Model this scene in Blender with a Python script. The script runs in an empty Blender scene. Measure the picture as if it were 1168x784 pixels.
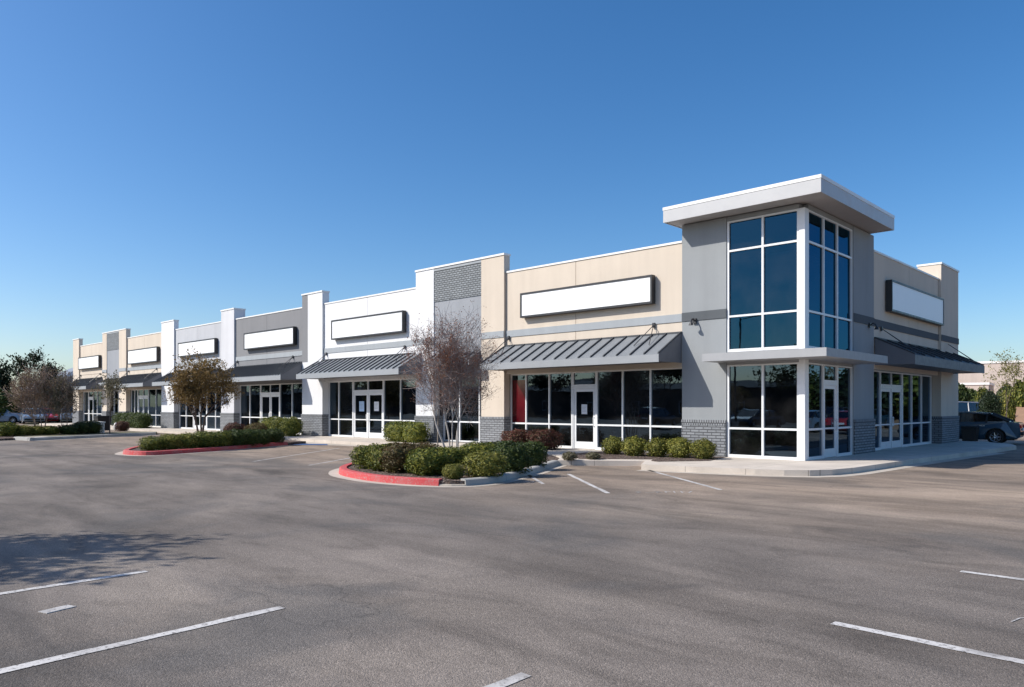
import bpy, bmesh, math, random
from math import sin, cos, pi, radians
from mathutils import Vector, Matrix, noise as mnoise

S = bpy.context.scene
COL = S.collection

# ------------------------------------------------------------------ camera
CAMX, CAMY, CAMZ = 8.818, -21.426, 1.75
FPX, PCX, HOR = 849.0, 584.0, 463.0
RV = (.7212, .6927); FV = (-.6927, .7212)

def at(px, py, z=0.0):
    """photo pixel -> point on the horizontal plane z"""
    t = (px - PCX) / FPX
    k = (z - CAMZ) / ((HOR - py) / FPX)
    return (CAMX + (RV[0]*t + FV[0])*k, CAMY + (RV[1]*t + FV[1])*k)

def atd(px, depth):
    t = (px - PCX) / FPX
    return (CAMX + (RV[0]*t + FV[0])*depth, CAMY + (RV[1]*t + FV[1])*depth)

def depth_of(x, y):
    return (x-CAMX)*FV[0] + (y-CAMY)*FV[1]

cam = bpy.data.cameras.new('camera'); co = bpy.data.objects.new('camera', cam); COL.objects.link(co)
co.location = (CAMX, CAMY, CAMZ); co.rotation_euler = (radians(90), 0, math.atan2(-FV[0], FV[1]))
cam.sensor_width = 36; cam.sensor_fit = 'HORIZONTAL'
cam.lens = FPX / 1168 * 36; cam.shift_y = (HOR - 392) / 1168
cam.clip_start = .1; cam.clip_end = 3000
S.camera = co

# ------------------------------------------------------------------ light
SUN_EL = radians(38.8)
SUN_TO = Vector((-.631, -.776, 0)).normalized()
w = bpy.data.worlds.new('World'); S.world = w; w.use_nodes = True
nt = w.node_tree
for n in list(nt.nodes): nt.nodes.remove(n)
sky = nt.nodes.new('ShaderNodeTexSky'); sky.sky_type = 'NISHITA'; sky.sun_disc = False
sky.sun_elevation = SUN_EL; sky.sun_rotation = math.atan2(SUN_TO.x, SUN_TO.y)
sky.altitude = 0; sky.air_density = .9; sky.dust_density = 1.15; sky.ozone_density = 3.0
bg = nt.nodes.new('ShaderNodeBackground'); bg.inputs[1].default_value = .126
hs = nt.nodes.new('ShaderNodeHueSaturation'); hs.inputs['Saturation'].default_value = 1.3; hs.inputs['Hue'].default_value = .501
wo = nt.nodes.new('ShaderNodeOutputWorld')
nt.links.new(sky.outputs[0], hs.inputs['Color']); nt.links.new(hs.outputs[0], bg.inputs[0]); nt.links.new(bg.outputs[0], wo.inputs[0])
sl = bpy.data.lights.new('sun', 'SUN'); sl.energy = 4.3; sl.angle = radians(.5); sl.color = (1, .95, .87)
so = bpy.data.objects.new('sun', sl); COL.objects.link(so)
trav = Vector((-SUN_TO.x*cos(SUN_EL), -SUN_TO.y*cos(SUN_EL), -sin(SUN_EL)))
so.rotation_euler = trav.to_track_quat('-Z', 'Y').to_euler(); so.location = (0, -30, 40)
S.view_settings.view_transform = 'Standard'; S.view_settings.look = 'None'
S.view_settings.exposure = .36; S.view_settings.gamma = 1

# ------------------------------------------------------------------ materials
class NT:
    def __init__(s, name):
        s.m = bpy.data.materials.new(name); s.m.use_nodes = True; s.t = s.m.node_tree
        for n in list(s.t.nodes): s.t.nodes.remove(n)
        s.out = s.n('ShaderNodeOutputMaterial')
    def n(s, typ, **kw):
        nd = s.t.nodes.new(typ)
        for k, v in kw.items(): setattr(nd, k, v)
        return nd
    def l(s, a, b): s.t.links.new(a, b)
    def coord(s, kind='Object'): return s.n('ShaderNodeTexCoord').outputs[kind]
    def mapping(s, vec, scale=(1,1,1), rot=(0,0,0)):
        m = s.n('ShaderNodeMapping'); m.inputs['Scale'].default_value = scale; m.inputs['Rotation'].default_value = rot
        s.l(vec, m.inputs[0]); return m.outputs[0]
    def noise(s, vec, scale, detail=4, rough=.55, dist=0):
        n = s.n('ShaderNodeTexNoise'); n.inputs['Scale'].default_value = scale; n.inputs['Detail'].default_value = detail
        n.inputs['Roughness'].default_value = rough; n.inputs['Distortion'].default_value = dist
        s.l(vec, n.inputs['Vector']); return n.outputs[0]
    def ramp(s, fac, stops):
        r = s.n('ShaderNodeValToRGB'); e = r.color_ramp.elements
        while len(e) < len(stops): e.new(.5)
        for el, (p, c) in zip(e, stops):
            el.position = p; el.color = (c, c, c, 1) if not hasattr(c, '__len__') else (*c, 1)
        s.l(fac, r.inputs[0]); return r.outputs[0]
    def math(s, op, a, b=None, clamp=False):
        n = s.n('ShaderNodeMath', operation=op); n.use_clamp = clamp
        for i, v in enumerate((a, b)):
            if v is None: continue
            if isinstance(v, (int, float)): n.inputs[i].default_value = v
            else: s.l(v, n.inputs[i])
        return n.outputs[0]
    def mix(s, fac, a, b, blend='MIX'):
        n = s.n('ShaderNodeMix'); n.data_type = 'RGBA'; n.blend_type = blend
        for i, v in ((0, fac), (6, a), (7, b)):
            if isinstance(v, (int, float)): n.inputs[i].default_value = v
            elif isinstance(v, tuple): n.inputs[i].default_value = (*v, 1) if len(v) == 3 else v
            else: s.l(v, n.inputs[i])
        return n.outputs[2]
    def bump(s, h, strength, dist):
        b = s.n('ShaderNodeBump'); b.inputs['Strength'].default_value = strength; b.inputs['Distance'].default_value = dist
        s.l(h, b.inputs['Height']); return b.outputs[0]
    def bsdf(s, color, rough=.8, metal=0, spec=.4, normal=None):
        p = s.n('ShaderNodeBsdfPrincipled')
        if isinstance(color, tuple): p.inputs['Base Color'].default_value = (*color, 1)
        else: s.l(color, p.inputs['Base Color'])
        if isinstance(rough, (int, float)): p.inputs['Roughness'].default_value = rough
        else: s.l(rough, p.inputs['Roughness'])
        p.inputs['Metallic'].default_value = metal; p.inputs['Specular IOR Level'].default_value = spec
        if normal is not None: s.l(normal, p.inputs['Normal'])
        s.l(p.outputs[0], s.out.inputs[0]); return p

def sc(c, k): return tuple(min(1, v*k) for v in c)

def stucco(name, c):
    t = NT(name); v = t.coord()
    big = t.ramp(t.noise(v, .35, 4, .6), [(.3, .93), (.7, 1.04)])
    streak = t.ramp(t.noise(t.mapping(v, (1.6, 1.6, .16)), 1.3, 4, .55), [(.3, .935), (.62, 1.01)])
    fine = t.ramp(t.noise(v, 45, 3, .6), [(.25, .93), (.75, 1.05)])
    c1 = t.mix(1, c, big, 'MULTIPLY'); c1 = t.mix(1, c1, streak, 'MULTIPLY'); c1 = t.mix(1, c1, fine, 'MULTIPLY')
    t.bsdf(c1, .9, spec=.25, normal=t.bump(t.noise(v, 70, 3, .7), .35, .01)); return t.m

def brick(name, c, bw, rh, mortar=.012, dark=.6):
    t = NT(name); v = t.coord()
    s = t.n('ShaderNodeSeparateXYZ'); t.l(v, s.inputs[0])
    cx = t.n('ShaderNodeCombineXYZ'); t.l(t.math('ADD', s.outputs[0], s.outputs[1]), cx.inputs[0]); t.l(s.outputs[2], cx.inputs[1])
    b = t.n('ShaderNodeTexBrick'); t.l(cx.outputs[0], b.inputs['Vector'])
    b.inputs['Scale'].default_value = 1; b.inputs['Brick Width'].default_value = bw; b.inputs['Row Height'].default_value = rh
    b.inputs['Mortar Size'].default_value = mortar; b.inputs['Mortar Smooth'].default_value = .15
    b.inputs['Color1'].default_value = (*sc(c, .86), 1); b.inputs['Color2'].default_value = (*sc(c, 1.12), 1); b.inputs['Mortar'].default_value = (*sc(c, dark), 1)
    n = t.ramp(t.noise(v, 25, 4, .65), [(.25, .85), (.75, 1.1)])
    h = t.math('ADD', t.math('MULTIPLY', t.math('SUBTRACT', 1.0, b.outputs['Fac']), 1.0), t.math('MULTIPLY', t.noise(v, 40, 3), .35))
    t.bsdf(t.mix(1, b.outputs['Color'], n, 'MULTIPLY'), .85, spec=.3, normal=t.bump(h, .8, .012)); return t.m

def metal(name, c, rough=.45, met=.0, var=.06, spec=.5):
    t = NT(name); v = t.coord()
    n = t.ramp(t.noise(v, 1.7, 5, .65), [(.3, 1-var), (.7, 1+var*.6)])
    t.bsdf(t.mix(1, c, n, 'MULTIPLY'), t.ramp(t.noise(v, 6, 4), [(.3, max(.05, rough-.08)), (.7, min(1, rough+.12))]), met, spec); return t.m

def plain(name, c, rough=.7, var=.12, scale=4, spec=.35):
    t = NT(name); v = t.coord()
    n = t.ramp(t.noise(v, scale, 4, .6), [(.25, 1-var), (.75, 1+var)])
    t.bsdf(t.mix(1, c, n, 'MULTIPLY'), rough, spec=spec); return t.m

def glass(name, tint, refl, base=.16, wavy=.004):
    t = NT(name); v = t.coord()
    lw = t.n('ShaderNodeLayerWeight'); lw.inputs[0].default_value = .25
    fac = t.math('ADD', t.math('MULTIPLY', lw.outputs['Fresnel'], .8), base, True)
    tr = t.n('ShaderNodeBsdfTransparent'); tr.inputs[0].default_value = (*tint, 1)
    gl = t.n('ShaderNodeBsdfGlossy'); gl.inputs[0].default_value = (*refl, 1); gl.inputs['Roughness'].default_value = .012
    t.l(t.bump(t.noise(v, .9, 2, .5), wavy, .5), gl.inputs['Normal'])
    # a thin dusty film
    df = t.n('ShaderNodeBsdfDiffuse'); df.inputs[0].default_value = (.5, .5, .5, 1)
    mx = t.n('ShaderNodeMixShader'); t.l(fac, mx.inputs[0]); t.l(tr.outputs[0], mx.inputs[1]); t.l(gl.outputs[0], mx.inputs[2])
    m2 = t.n('ShaderNodeMixShader'); t.l(t.ramp(t.noise(v, 1.3, 4), [(.35, .0), (.8, .025)]), m2.inputs[0]); t.l(mx.outputs[0], m2.inputs[1]); t.l(df.outputs[0], m2.inputs[2])
    t.l(m2.outputs[0], t.out.inputs[0]); return t.m

def leaf(name, cols, trans=.25, rough=.55):
    t = NT(name)
    g = t.n('ShaderNodeNewGeometry'); oi = t.n('ShaderNodeObjectInfo'); v = t.coord()
    f = t.math('ADD', t.math('MULTIPLY', g.outputs['Random Per Island'], .75), t.math('MULTIPLY', t.noise(v, 3.0, 3), .35), True)
    c = t.ramp(f, [(i/(len(cols)-1)*.8+.1, k) for i, k in enumerate(cols)])
    c = t.mix(1, c, t.ramp(oi.outputs['Random'], [(0, .85), (1, 1.15)]), 'MULTIPLY')
    p = t.n('ShaderNodeBsdfPrincipled'); t.l(c, p.inputs['Base Color']); p.inputs['Roughness'].default_value = rough; p.inputs['Specular IOR Level'].default_value = .3
    tl = t.n('ShaderNodeBsdfTranslucent'); t.l(c, tl.inputs[0])
    mx = t.n('ShaderNodeMixShader'); mx.inputs[0].default_value = trans
    t.l(p.outputs[0], mx.inputs[1]); t.l(tl.outputs[0], mx.inputs[2]); t.l(mx.outputs[0], t.out.inputs[0]); return t.m

def asphalt_mat():
    t = NT('asphalt'); v = t.coord()
    big = t.noise(t.mapping(v, (.16, .30, 1), (0, 0, .75)), 1, 5, .62, .8)
    mid = t.noise(t.mapping(v, (.5, 1.3, 1), (0, 0, .6)), 1, 5, .65, 1.2)
    trk = t.noise(t.mapping(v, (.05, .8, 1), (0, 0, .25)), 1.3, 3, .5, .6)
    base = t.ramp(big, [(.30, (.085, .080, .080)), (.44, (.150, .135, .126)), (.58, (.195, .174, .160)), (.72, (.225, .200, .180))])
    patch = t.ramp(t.noise(t.mapping(v, (.11, .17, 1), (0, 0, -.4)), 1, 4, .55, 1.4), [(.36, .80), (.5, 1.0), (.66, 1.10)])
    base = t.mix(1, base, patch, 'MULTIPLY')
    base = t.mix(1, base, t.ramp(mid, [(.30, .72), (.46, .98), (.70, 1.15)]), 'MULTIPLY')
    base = t.mix(1, base, t.ramp(trk, [(.34, .80), (.48, 1.0), (.7, 1.08)]), 'MULTIPLY')
    # oil drips
    oil = t.ramp(t.noise(v, .55, 3, .7, .5), [(.64, 0), (.74, 1)])
    base = t.mix(t.math('MULTIPLY', oil, .45), base, (.055, .055, .058))
    # bluish patched / sealed tone
    seal = t.ramp(t.noise(v, .23, 4, .6, 1.0), [(.54, 0), (.66, 1)])
    base = t.mix(t.math('MULTIPLY', seal, .6), base, (.093, .094, .098))
    # worn, lighter and sandier surface in the bays beside the building
    s = t.n('ShaderNodeSeparateXYZ'); t.l(v, s.inputs[0])
    d = t.math('ADD', s.outputs[1], t.math('MULTIPLY', t.noise(v, .5, 4), 5.0))
    wear = t.ramp(t.math('MULTIPLY', t.math('ADD', d, 12.0), .1, True), [(.2, 0), (.8, 1)])
    base = t.mix(wear, base, t.mix(1, base, (1.55, 1.42, 1.27), 'MULTIPLY'))
    # aggregate
    vo = t.n('ShaderNodeTexVoronoi'); vo.inputs['Scale'].default_value = 95; t.l(v, vo.inputs['Vector'])
    sp = t.n('ShaderNodeSeparateColor'); t.l(vo.outputs['Color'], sp.inputs[0])
    agg = t.ramp(sp.outputs[0], [(0, .70), (.4, .95), (.85, 1.06), (1, 1.55)])
    base = t.mix(.85, base, t.mix(1, base, agg, 'MULTIPLY'))
    fine = t.noise(v, 28, 5, .75)
    base = t.mix(1, base, t.ramp(fine, [(.3, .84), (.7, 1.15)]), 'MULTIPLY')
    # hairline cracks here and there
    vc = t.n('ShaderNodeTexVoronoi'); vc.feature = 'DISTANCE_TO_EDGE'; vc.inputs['Scale'].default_value = .22
    wv = t.n('ShaderNodeVectorMath', operation='ADD'); nn = t.n('ShaderNodeTexNoise'); nn.inputs['Scale'].default_value = 1.1; nn.inputs['Detail'].default_value = 5; t.l(v, nn.inputs['Vector'])
    t.l(v, wv.inputs[0]); t.l(nn.outputs['Color'], wv.inputs[1]); t.l(wv.outputs[0], vc.inputs['Vector'])
    crk = t.math('MULTIPLY', t.ramp(vc.outputs[0], [(.0, 1), (.004, 0)]), t.ramp(t.noise(v, .12, 2), [(.5, 0), (.58, 1)]))
    base = t.mix(t.math('MULTIPLY', crk, .38), base, (.04, .04, .04))
    h = t.math('ADD', t.math('MULTIPLY', fine, .6), t.math('MULTIPLY', vo.outputs['Distance'], -.9))
    base = t.mix(1, base, (1.08, 1.03, .965), 'MULTIPLY')
    t.bsdf(base, .93, spec=.22, normal=t.bump(h, .5, .012)); return t.m

def concrete_mat(name, c, joint=1.5):
    t = NT(name); v = t.coord()
    a = t.ramp(t.noise(v, .8, 6, .65, .4), [(.28, .78), (.7, 1.1)])
    b = t.ramp(t.noise(v, 60, 3, .7), [(.25, .86), (.75, 1.12)])
    col = t.mix(1, t.mix(1, c, a, 'MULTIPLY'), b, 'MULTIPLY')
    if joint:
        s = t.n('ShaderNodeSeparateXYZ'); t.l(v, s.inputs[0])
        for ax in (0, 1):
            m = t.math('PINGPONG', s.outputs[ax], joint/2)
            col = t.mix(t.math('MULTIPLY', t.math('LESS_THAN', m, .008), .65), col, sc(c, .25))
    t.bsdf(col, .9, spec=.25, normal=t.bump(t.noise(v, 80, 3), .25, .006)); return t.m

def paint_mat(name, c, under, wear=.5):
    t = NT(name); v = t.coord()
    k = t.math('MULTIPLY', t.ramp(t.noise(v, 22, 6, .75), [(.36, 0), (.48, 1)]), t.ramp(t.noise(v, 1.4, 4, .6), [(.25, 1-wear), (.5, 1)]))
    col = t.mix(k, under, c)
    t.bsdf(t.mix(1, col, t.ramp(t.noise(v, 50, 3), [(.2, .85), (.8, 1.08)]), 'MULTIPLY'), .85, spec=.25); return t.m

def mulch_mat():
    t = NT('mulch'); v = t.coord()
    vo = t.n('ShaderNodeTexVoronoi'); vo.inputs['Scale'].default_value = 18; t.l(v, vo.inputs['Vector'])
    sp = t.n('ShaderNodeSeparateColor'); t.l(vo.outputs['Color'], sp.inputs[0])
    c = t.ramp(sp.outputs[0], [(0, (.05, .036, .030)), (.5, (.12, .085, .07)), (1, (.24, .19, .16))])
    t.bsdf(c, .95, spec=.2, normal=t.bump(vo.outputs['Distance'], 1, .05)); return t.m

M = {}
M['beige'] = stucco('beige_stucco', (.635, .55, .455)); M['white'] = stucco('white_stucco', (.74, .74, .745))
M['grey'] = stucco('grey_stucco', (.235, .236, .245)); M['lgrey'] = stucco('pale_grey_stucco', (.49, .50, .525))
M['towergrey'] = stucco('tower_grey_stucco', (.30, .315, .325)); M['band'] = stucco('band_grey_stucco', (.36, .385, .405))
M['banddark'] = stucco('dark_band_stucco', (.105, .115, .125)); M['panel'] = stucco('panel_grey_stucco', (.31, .325, .35))
M['offwhite'] = stucco('off_white_stucco', (.62, .62, .64))
M['brick'] = brick('grey_painted_brick', (.25, .26, .275), .30, .09, .013, .32)
M['soldier'] = brick('grey_soldier_brick', (.27, .28, .295), .085, .30, .014, .25)
M['bigbrick'] = brick('grey_panel_brick', (.27, .29, .305), .22, .09, .018, .34)
M['cap'] = metal('parapet_metal', (.78, .77, .75), .4); M['rooffascia'] = metal('roof_fascia_metal', (.47, .47, .475), .42, var=.04)
M['soffit'] = plain('soffit_paint', (.42, .40, .385), .8, .05)
M['awning'] = metal('awning_metal', (.185, .20, .215), .42, .0, .10); M['rib'] = metal('awning_rib', (.045, .05, .058), .5)
M['awnfascia'] = metal('awning_fascia', (.30, .315, .33), .45); M['awnend'] = metal('awning_end', (.13, .135, .15), .5)
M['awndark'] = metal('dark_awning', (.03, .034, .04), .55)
M['alu'] = metal('white_aluminium', (.76, .765, .77), .35, 0, .04); M['darkmetal'] = metal('dark_metal', (.03, .03, .034), .4)
M['canopy'] = metal('canopy_metal', (.33, .335, .345), .5, 0, .05)
M['glass'] = glass('shop_glass', (.13, .135, .14), (.46, .70, .95), .09)
M['towerglass'] = glass('tinted_tower_glass', (.05, .07, .09), (.085, .35, .60), .10, .003)
M['interior'] = plain('interior_dark', (.10, .095, .09), .9); M['ceil'] = plain('interior_ceiling', (.25, .25, .25), .9)
M['floor_in'] = plain('interior_floor', (.12, .11, .10), .5)
M['red'] = plain('red_panel', (.075, .003, .007), .12, .5, 1.1, .6)
M['sign'] = plain('sign_white', (.88, .88, .885), .4, .015, 1.2, .4); M['signframe'] = metal('sign_frame', (.022, .023, .026), .4)
M['roofgrey'] = plain('flat_roof', (.35, .34, .33), .9)
M['asphalt'] = asphalt_mat(); M['concrete'] = concrete_mat('concrete', (.60, .53, .455)); M['kerb'] = concrete_mat('kerb_concrete', (.42, .41, .385), 3.0)
M['gutter'] = concrete_mat('gutter_concrete', (.50, .44, .37), 3.0)
M['redkerb'] = paint_mat('red_kerb_paint', (.52, .075, .078), (.36, .25, .23), .5)
M['line'] = paint_mat('white_line_paint', (.60, .575, .55), (.17, .155, .145), .9)
M['faint'] = paint_mat('faint_paint', (.50, .48, .46), (.17, .155, .145), 1.0)
M['blue'] = paint_mat('blue_paint', (.03, .10, .27), (.17, .16, .15), .3)
M['mulch'] = mulch_mat(); M['dirt'] = plain('dry_dirt', (.33, .20, .125), .95, .2, .5)
M['grassy'] = plain('rough_ground', (.13, .12, .075), .95, .35, .6)
M['hedge'] = leaf('hedge_leaf', [(.020, .036, .008), (.055, .082, .012), (.125, .145, .022), (.26, .25, .042)])
M['hedgedark'] = leaf('dark_hedge_leaf', [(.016, .032, .009), (.04, .066, .014), (.085, .11, .022)])
M['hedgebrown'] = leaf('browning_hedge_leaf', [(.05, .040, .014), (.09, .068, .02), (.13, .075, .03), (.10, .10, .03)])
M['round'] = leaf('round_shrub_leaf', [(.045, .06, .012), (.11, .125, .02), (.21, .21, .038), (.31, .28, .06)])
M['barberry'] = leaf('barberry_leaf', [(.05, .020, .016), (.10, .035, .028), (.15, .055, .04), (.07, .06, .025)])
M['rust'] = leaf('rust_leaf', [(.17, .06, .025), (.27, .10, .05), (.22, .13, .08)], .3)
M['olive'] = leaf('olive_brown_leaf', [(.10, .07, .025), (.19, .125, .04), (.28, .18, .06), (.34, .23, .10)], .3)
M['dry'] = leaf('dry_twig_leaf', [(.18, .12, .08), (.27, .18, .13), (.22, .19, .09), (.34, .24, .19)], .25)
M['greygreen'] = leaf('grey_green_leaf', [(.10, .09, .05), (.16, .14, .08), (.20, .18, .12)], .3)
M['ever'] = leaf('evergreen_leaf', [(.008, .016, .008), (.016, .030, .012), (.03, .046, .016)])
M['mid'] = leaf('mid_green_leaf', [(.022, .042, .010), (.05, .075, .016), (.09, .115, .025)])
M['yellow'] = leaf('yellow_green_leaf', [(.14, .13, .03), (.24, .22, .06), (.30, .28, .12)], .35)
M['autumn'] = leaf('autumn_leaf', [(.18, .05, .015), (.27, .09, .03), (.16, .09, .03)], .3)
M['whitebark'] = plain('pale_bark', (.48, .44, .40), .8, .25, 9); M['twig'] = plain('grey_brown_twig', (.31, .255, .235), .85, .25, 5)
M['twigwarm'] = plain('warm_brown_twig', (.34, .25, .19), .85, .25, 5)
M['bark'] = plain('brown_bark', (.115, .085, .07), .9, .3, 8)
M['stake'] = plain('wood_stake', (.30, .25, .20), .85, .2, 9)
M['tyre'] = plain('tyre_rubber', (.018, .018, .018), .85); M['rim'] = metal('alloy_rim', (.55, .56, .58), .28, .8)
M['carglass'] = glass('car_glass', (.10, .11, .115), (.8, .9, .95), .10, .004)
M['tail'] = plain('tail_lamp', (.55, .012, .02), .2, .02); M['lamp'] = plain('head_lamp', (.75, .76, .78), .15, .02)
M['blackplastic'] = plain('black_plastic', (.02, .02, .021), .6)
M['paper'] = plain('paper', (.75, .77, .80), .7, .03); M['paperblue'] = plain('blue_paper', (.42, .58, .78), .7, .03)
M['binbrown'] = plain('dark_brown_plastic', (.03, .026, .024), .6)
def carpaint(name, c):
    t = NT(name); p = t.bsdf(t.mix(1, c, t.ramp(t.noise(t.coord(), 2.5, 3), [(.3, .95), (.7, 1.05)]), 'MULTIPLY'), .35, 0, .5)
    p.inputs['Coat Weight'].default_value = .8; p.inputs['Coat Roughness'].default_value = .05; return t.m
M['navy'] = carpaint('navy_paint', (.012, .052, .088)); M['silver'] = carpaint('silver_blue_paint', (.20, .26, .34)); M['carwhite'] = carpaint('white_paint', (.75, .75, .74))
M['carred'] = carpaint('red_paint', (.42, .02, .025)); M['carblue'] = carpaint('blue_car_paint', (.03, .09, .28)); M['cardark'] = carpaint('dark_paint', (.025, .026, .03))
M['housewall'] = stucco('pale_house_wall', (.58, .47, .41)); M['housebrown'] = stucco('tan_house_wall', (.11, .09, .075)); M['shingle'] = plain('dark_shingle', (.045, .047, .055), .9, .25, 3)
M['paleroof'] = metal('pale_metal_roof', (.20, .235, .28), .6); M['orangewall'] = stucco('orange_wall', (.36, .12, .055))
M['pinkwall'] = stucco('pale_pink_wall', (.54, .455, .40))

# ------------------------------------------------------------------ mesh helper
class MB:
    def __init__(s): s.v = []; s.f = []; s.m = []
    def poly(s, pts, mi=0):
        b = len(s.v); s.v += [tuple(p) for p in pts]; s.f.append(tuple(range(b, b+len(pts)))); s.m.append(mi); return s
    def mesh(s, vs, fs, mi=0):
        b = len(s.v); s.v += [tuple(p) for p in vs]; s.f += [tuple(i+b for i in f) for f in fs]; s.m += [mi]*len(fs); return s
    def box(s, x0, x1, y0, y1, z0, z1, mi=0, T=None):
        if x0 > x1: x0, x1 = x1, x0
        if y0 > y1: y0, y1 = y1, y0
        vs = [(x, y, z) for z in (z0, z1) for x, y in ((x0, y0), (x1, y0), (x1, y1), (x0, y1))]
        fs = [(3, 2, 1, 0), (4, 5, 6, 7), (0, 1, 5, 4), (1, 2, 6, 5), (2, 3, 7, 6), (3, 0, 4, 7)]
        if T:
            vs = [T(*p) for p in vs]
        return s.mesh(vs, fs, mi)
    def prism(s, pts, z0, z1, mi=0, ms=None):
        n = len(pts); a = sum(pts[i][0]*pts[(i+1) % n][1]-pts[(i+1) % n][0]*pts[i][1] for i in range(n))
        if a < 0: pts = pts[::-1]
        vs = [(x, y, z0) for x, y in pts] + [(x, y, z1) for x, y in pts]
        s.mesh(vs, [tuple(range(n, 2*n)), tuple(range(n-1, -1, -1))], mi)
        s.mesh(vs, [(i, (i+1) % n, n+(i+1) % n, n+i) for i in range(n)], mi if ms is None else ms); return s
    def tube(s, p0, p1, r0, r1, n=6, mi=0, caps=True):
        p0 = Vector(p0); p1 = Vector(p1); d = (p1-p0)
        if d.length < 1e-6: return s
        d.normalize(); a = d.orthogonal().normalized(); b = d.cross(a)
        vs = [p0+(a*cos(2*pi*i/n)+b*sin(2*pi*i/n))*r0 for i in range(n)] + [p1+(a*cos(2*pi*i/n)+b*sin(2*pi*i/n))*r1 for i in range(n)]
        fs = [(i, (i+1) % n, n+(i+1) % n, n+i) for i in range(n)]
        if caps: fs += [tuple(range(n-1, -1, -1)), tuple(range(n, 2*n))]
        return s.mesh(vs, fs, mi)
    def path(s, pts, r, n=6, mi=0):
        for a, b in zip(pts, pts[1:]): s.tube(a, b, r, r, n, mi)
        return s
    def lathe(s, prof, n=20, mi=0, axis='z', c=(0, 0, 0)):
        vs = []; k = len(prof)
        for i in range(n):
            a = 2*pi*i/n
            for r, h in prof:
                p = (r*cos(a), r*sin(a), h) if axis == 'z' else (r*cos(a), h, r*sin(a))
                vs.append((p[0]+c[0], p[1]+c[1], p[2]+c[2]))
        fs = [(i*k+j, ((i+1) % n)*k+j, ((i+1) % n)*k+j+1, i*k+j+1) for i in range(n) for j in range(k-1)]
        return s.mesh(vs, fs, mi)
    def build(s, name, mats, parent=None, loc=(0, 0, 0), smooth=False, fixn=False, bevel=0):
        me = bpy.data.meshes.new(name); me.from_pydata(s.v, [], s.f)
        mats = mats if isinstance(mats, (list, tuple)) else [mats]
        for m in mats: me.materials.append(m)
        if len(mats) > 1: me.polygons.foreach_set('material_index', s.m)
        if smooth: me.polygons.foreach_set('use_smooth', [True]*len(s.f))
        if fixn or bevel:
            bm = bmesh.new(); bm.from_mesh(me)
            bmesh.ops.remove_doubles(bm, verts=bm.verts, dist=1e-5)
            bmesh.ops.recalc_face_normals(bm, faces=bm.faces)
            if bevel:
                ed = [e for e in bm.edges if len(e.link_faces) == 2 and e.calc_face_angle(0) > .6]
                bmesh.ops.bevel(bm, geom=ed, offset=bevel, segments=2, affect='EDGES', clamp_overlap=True)
            bm.to_mesh(me); bm.free()
        me.update()
        o = bpy.data.objects.new(name, me); COL.objects.link(o); o.location = loc
        if parent: o.parent = parent
        return o

def empty(name, loc=(0, 0, 0), rz=0):
    o = bpy.data.objects.new(name, None); COL.objects.link(o); o.location = loc; o.rotation_euler = (0, 0, rz); o.empty_display_size = .3; return o
def tag(o, label, cat, group=None):
    o['label'] = label; o['category'] = cat
    if group: o['group'] = group
    return o
def struct(o): o['kind'] = 'structure'; return o
def dup(root, loc, rz=0, scale=None):
    r = root.copy(); COL.objects.link(r); r.location = loc; r.rotation_euler = (0, 0, rz)
    if scale: r.scale = scale
    for ch in list(root.children):
        c = ch.copy(); COL.objects.link(c); c.parent = r
        for g in list(ch.children):
            d = g.copy(); COL.objects.link(d); d.parent = c
    return r

# ------------------------------------------------------------------ ground
g = MB()
g.poly([(-1200, -900, 0), (900, -900, 0), (900, 1300, 0), (-1200, 1300, 0)])
struct(g.build('parking_lot', M['asphalt']))
g = MB(); g.prism([(-300, -14), (-300, 120), (-71, 120), (-71, 22), (-69, 17), (-69, -2), (-71, -3.2), (-90, 2)], -.2, .006)
struct(g.build('rough_ground', M['grassy']))
g = MB(); p = [(14, 38), (-60, 38), (-60, 300), (80, 300), (80, 38)]; g.prism(p, -.2, .008)
struct(g.build('dirt_ground', M['dirt']))
# low bank of bare earth to the right
g = MB(); nx, ny = 30, 8; vs = []; fs = []
for i in range(nx+1):
    for j in range(ny+1):
        x = -22+i*1.6; y = 44+j*2.2
        z = 2.1*(1-cos(pi*j/ny*1.0))/2 + .25*mnoise.noise((x*.2, y*.2, 0)) - .05
        if j == 0: z = -.1
        vs.append((x, y, z))
for i in range(nx):
    for j in range(ny):
        a = i*(ny+1)+j; fs.append((a, a+ny+1, a+ny+2, a+1))
g.mesh(vs, fs); struct(g.build('earth_bank', M['dirt'], smooth=True))

ZS = .15
side_walk = [(-69, 17.2), (-69, -2.4), (-40.5, -2.4), (-38.5, -2.4), (-12.6, -2.4), (-8.6, -2.5), (-7.3, -2.75), (-6.2, -3.6), (-5.35, -4.75),
             (-3.35, -3.2), (-2.72, -4.32), (-1.77, -4.15), (.23, -3.62), (.86, -3.35), (1.35, -2.98), (1.68, -2.4), (1.86, -1.4), (1.95, .5), (2.05, 3), (2.3, 7), (2.6, 11), (2.75, 14), (2.3, 15.6), (.9, 17.2)]
g = MB(); g.prism(side_walk, -.1, ZS)
struct(g.build('sidewalk', M['concrete'], fixn=True))

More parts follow.
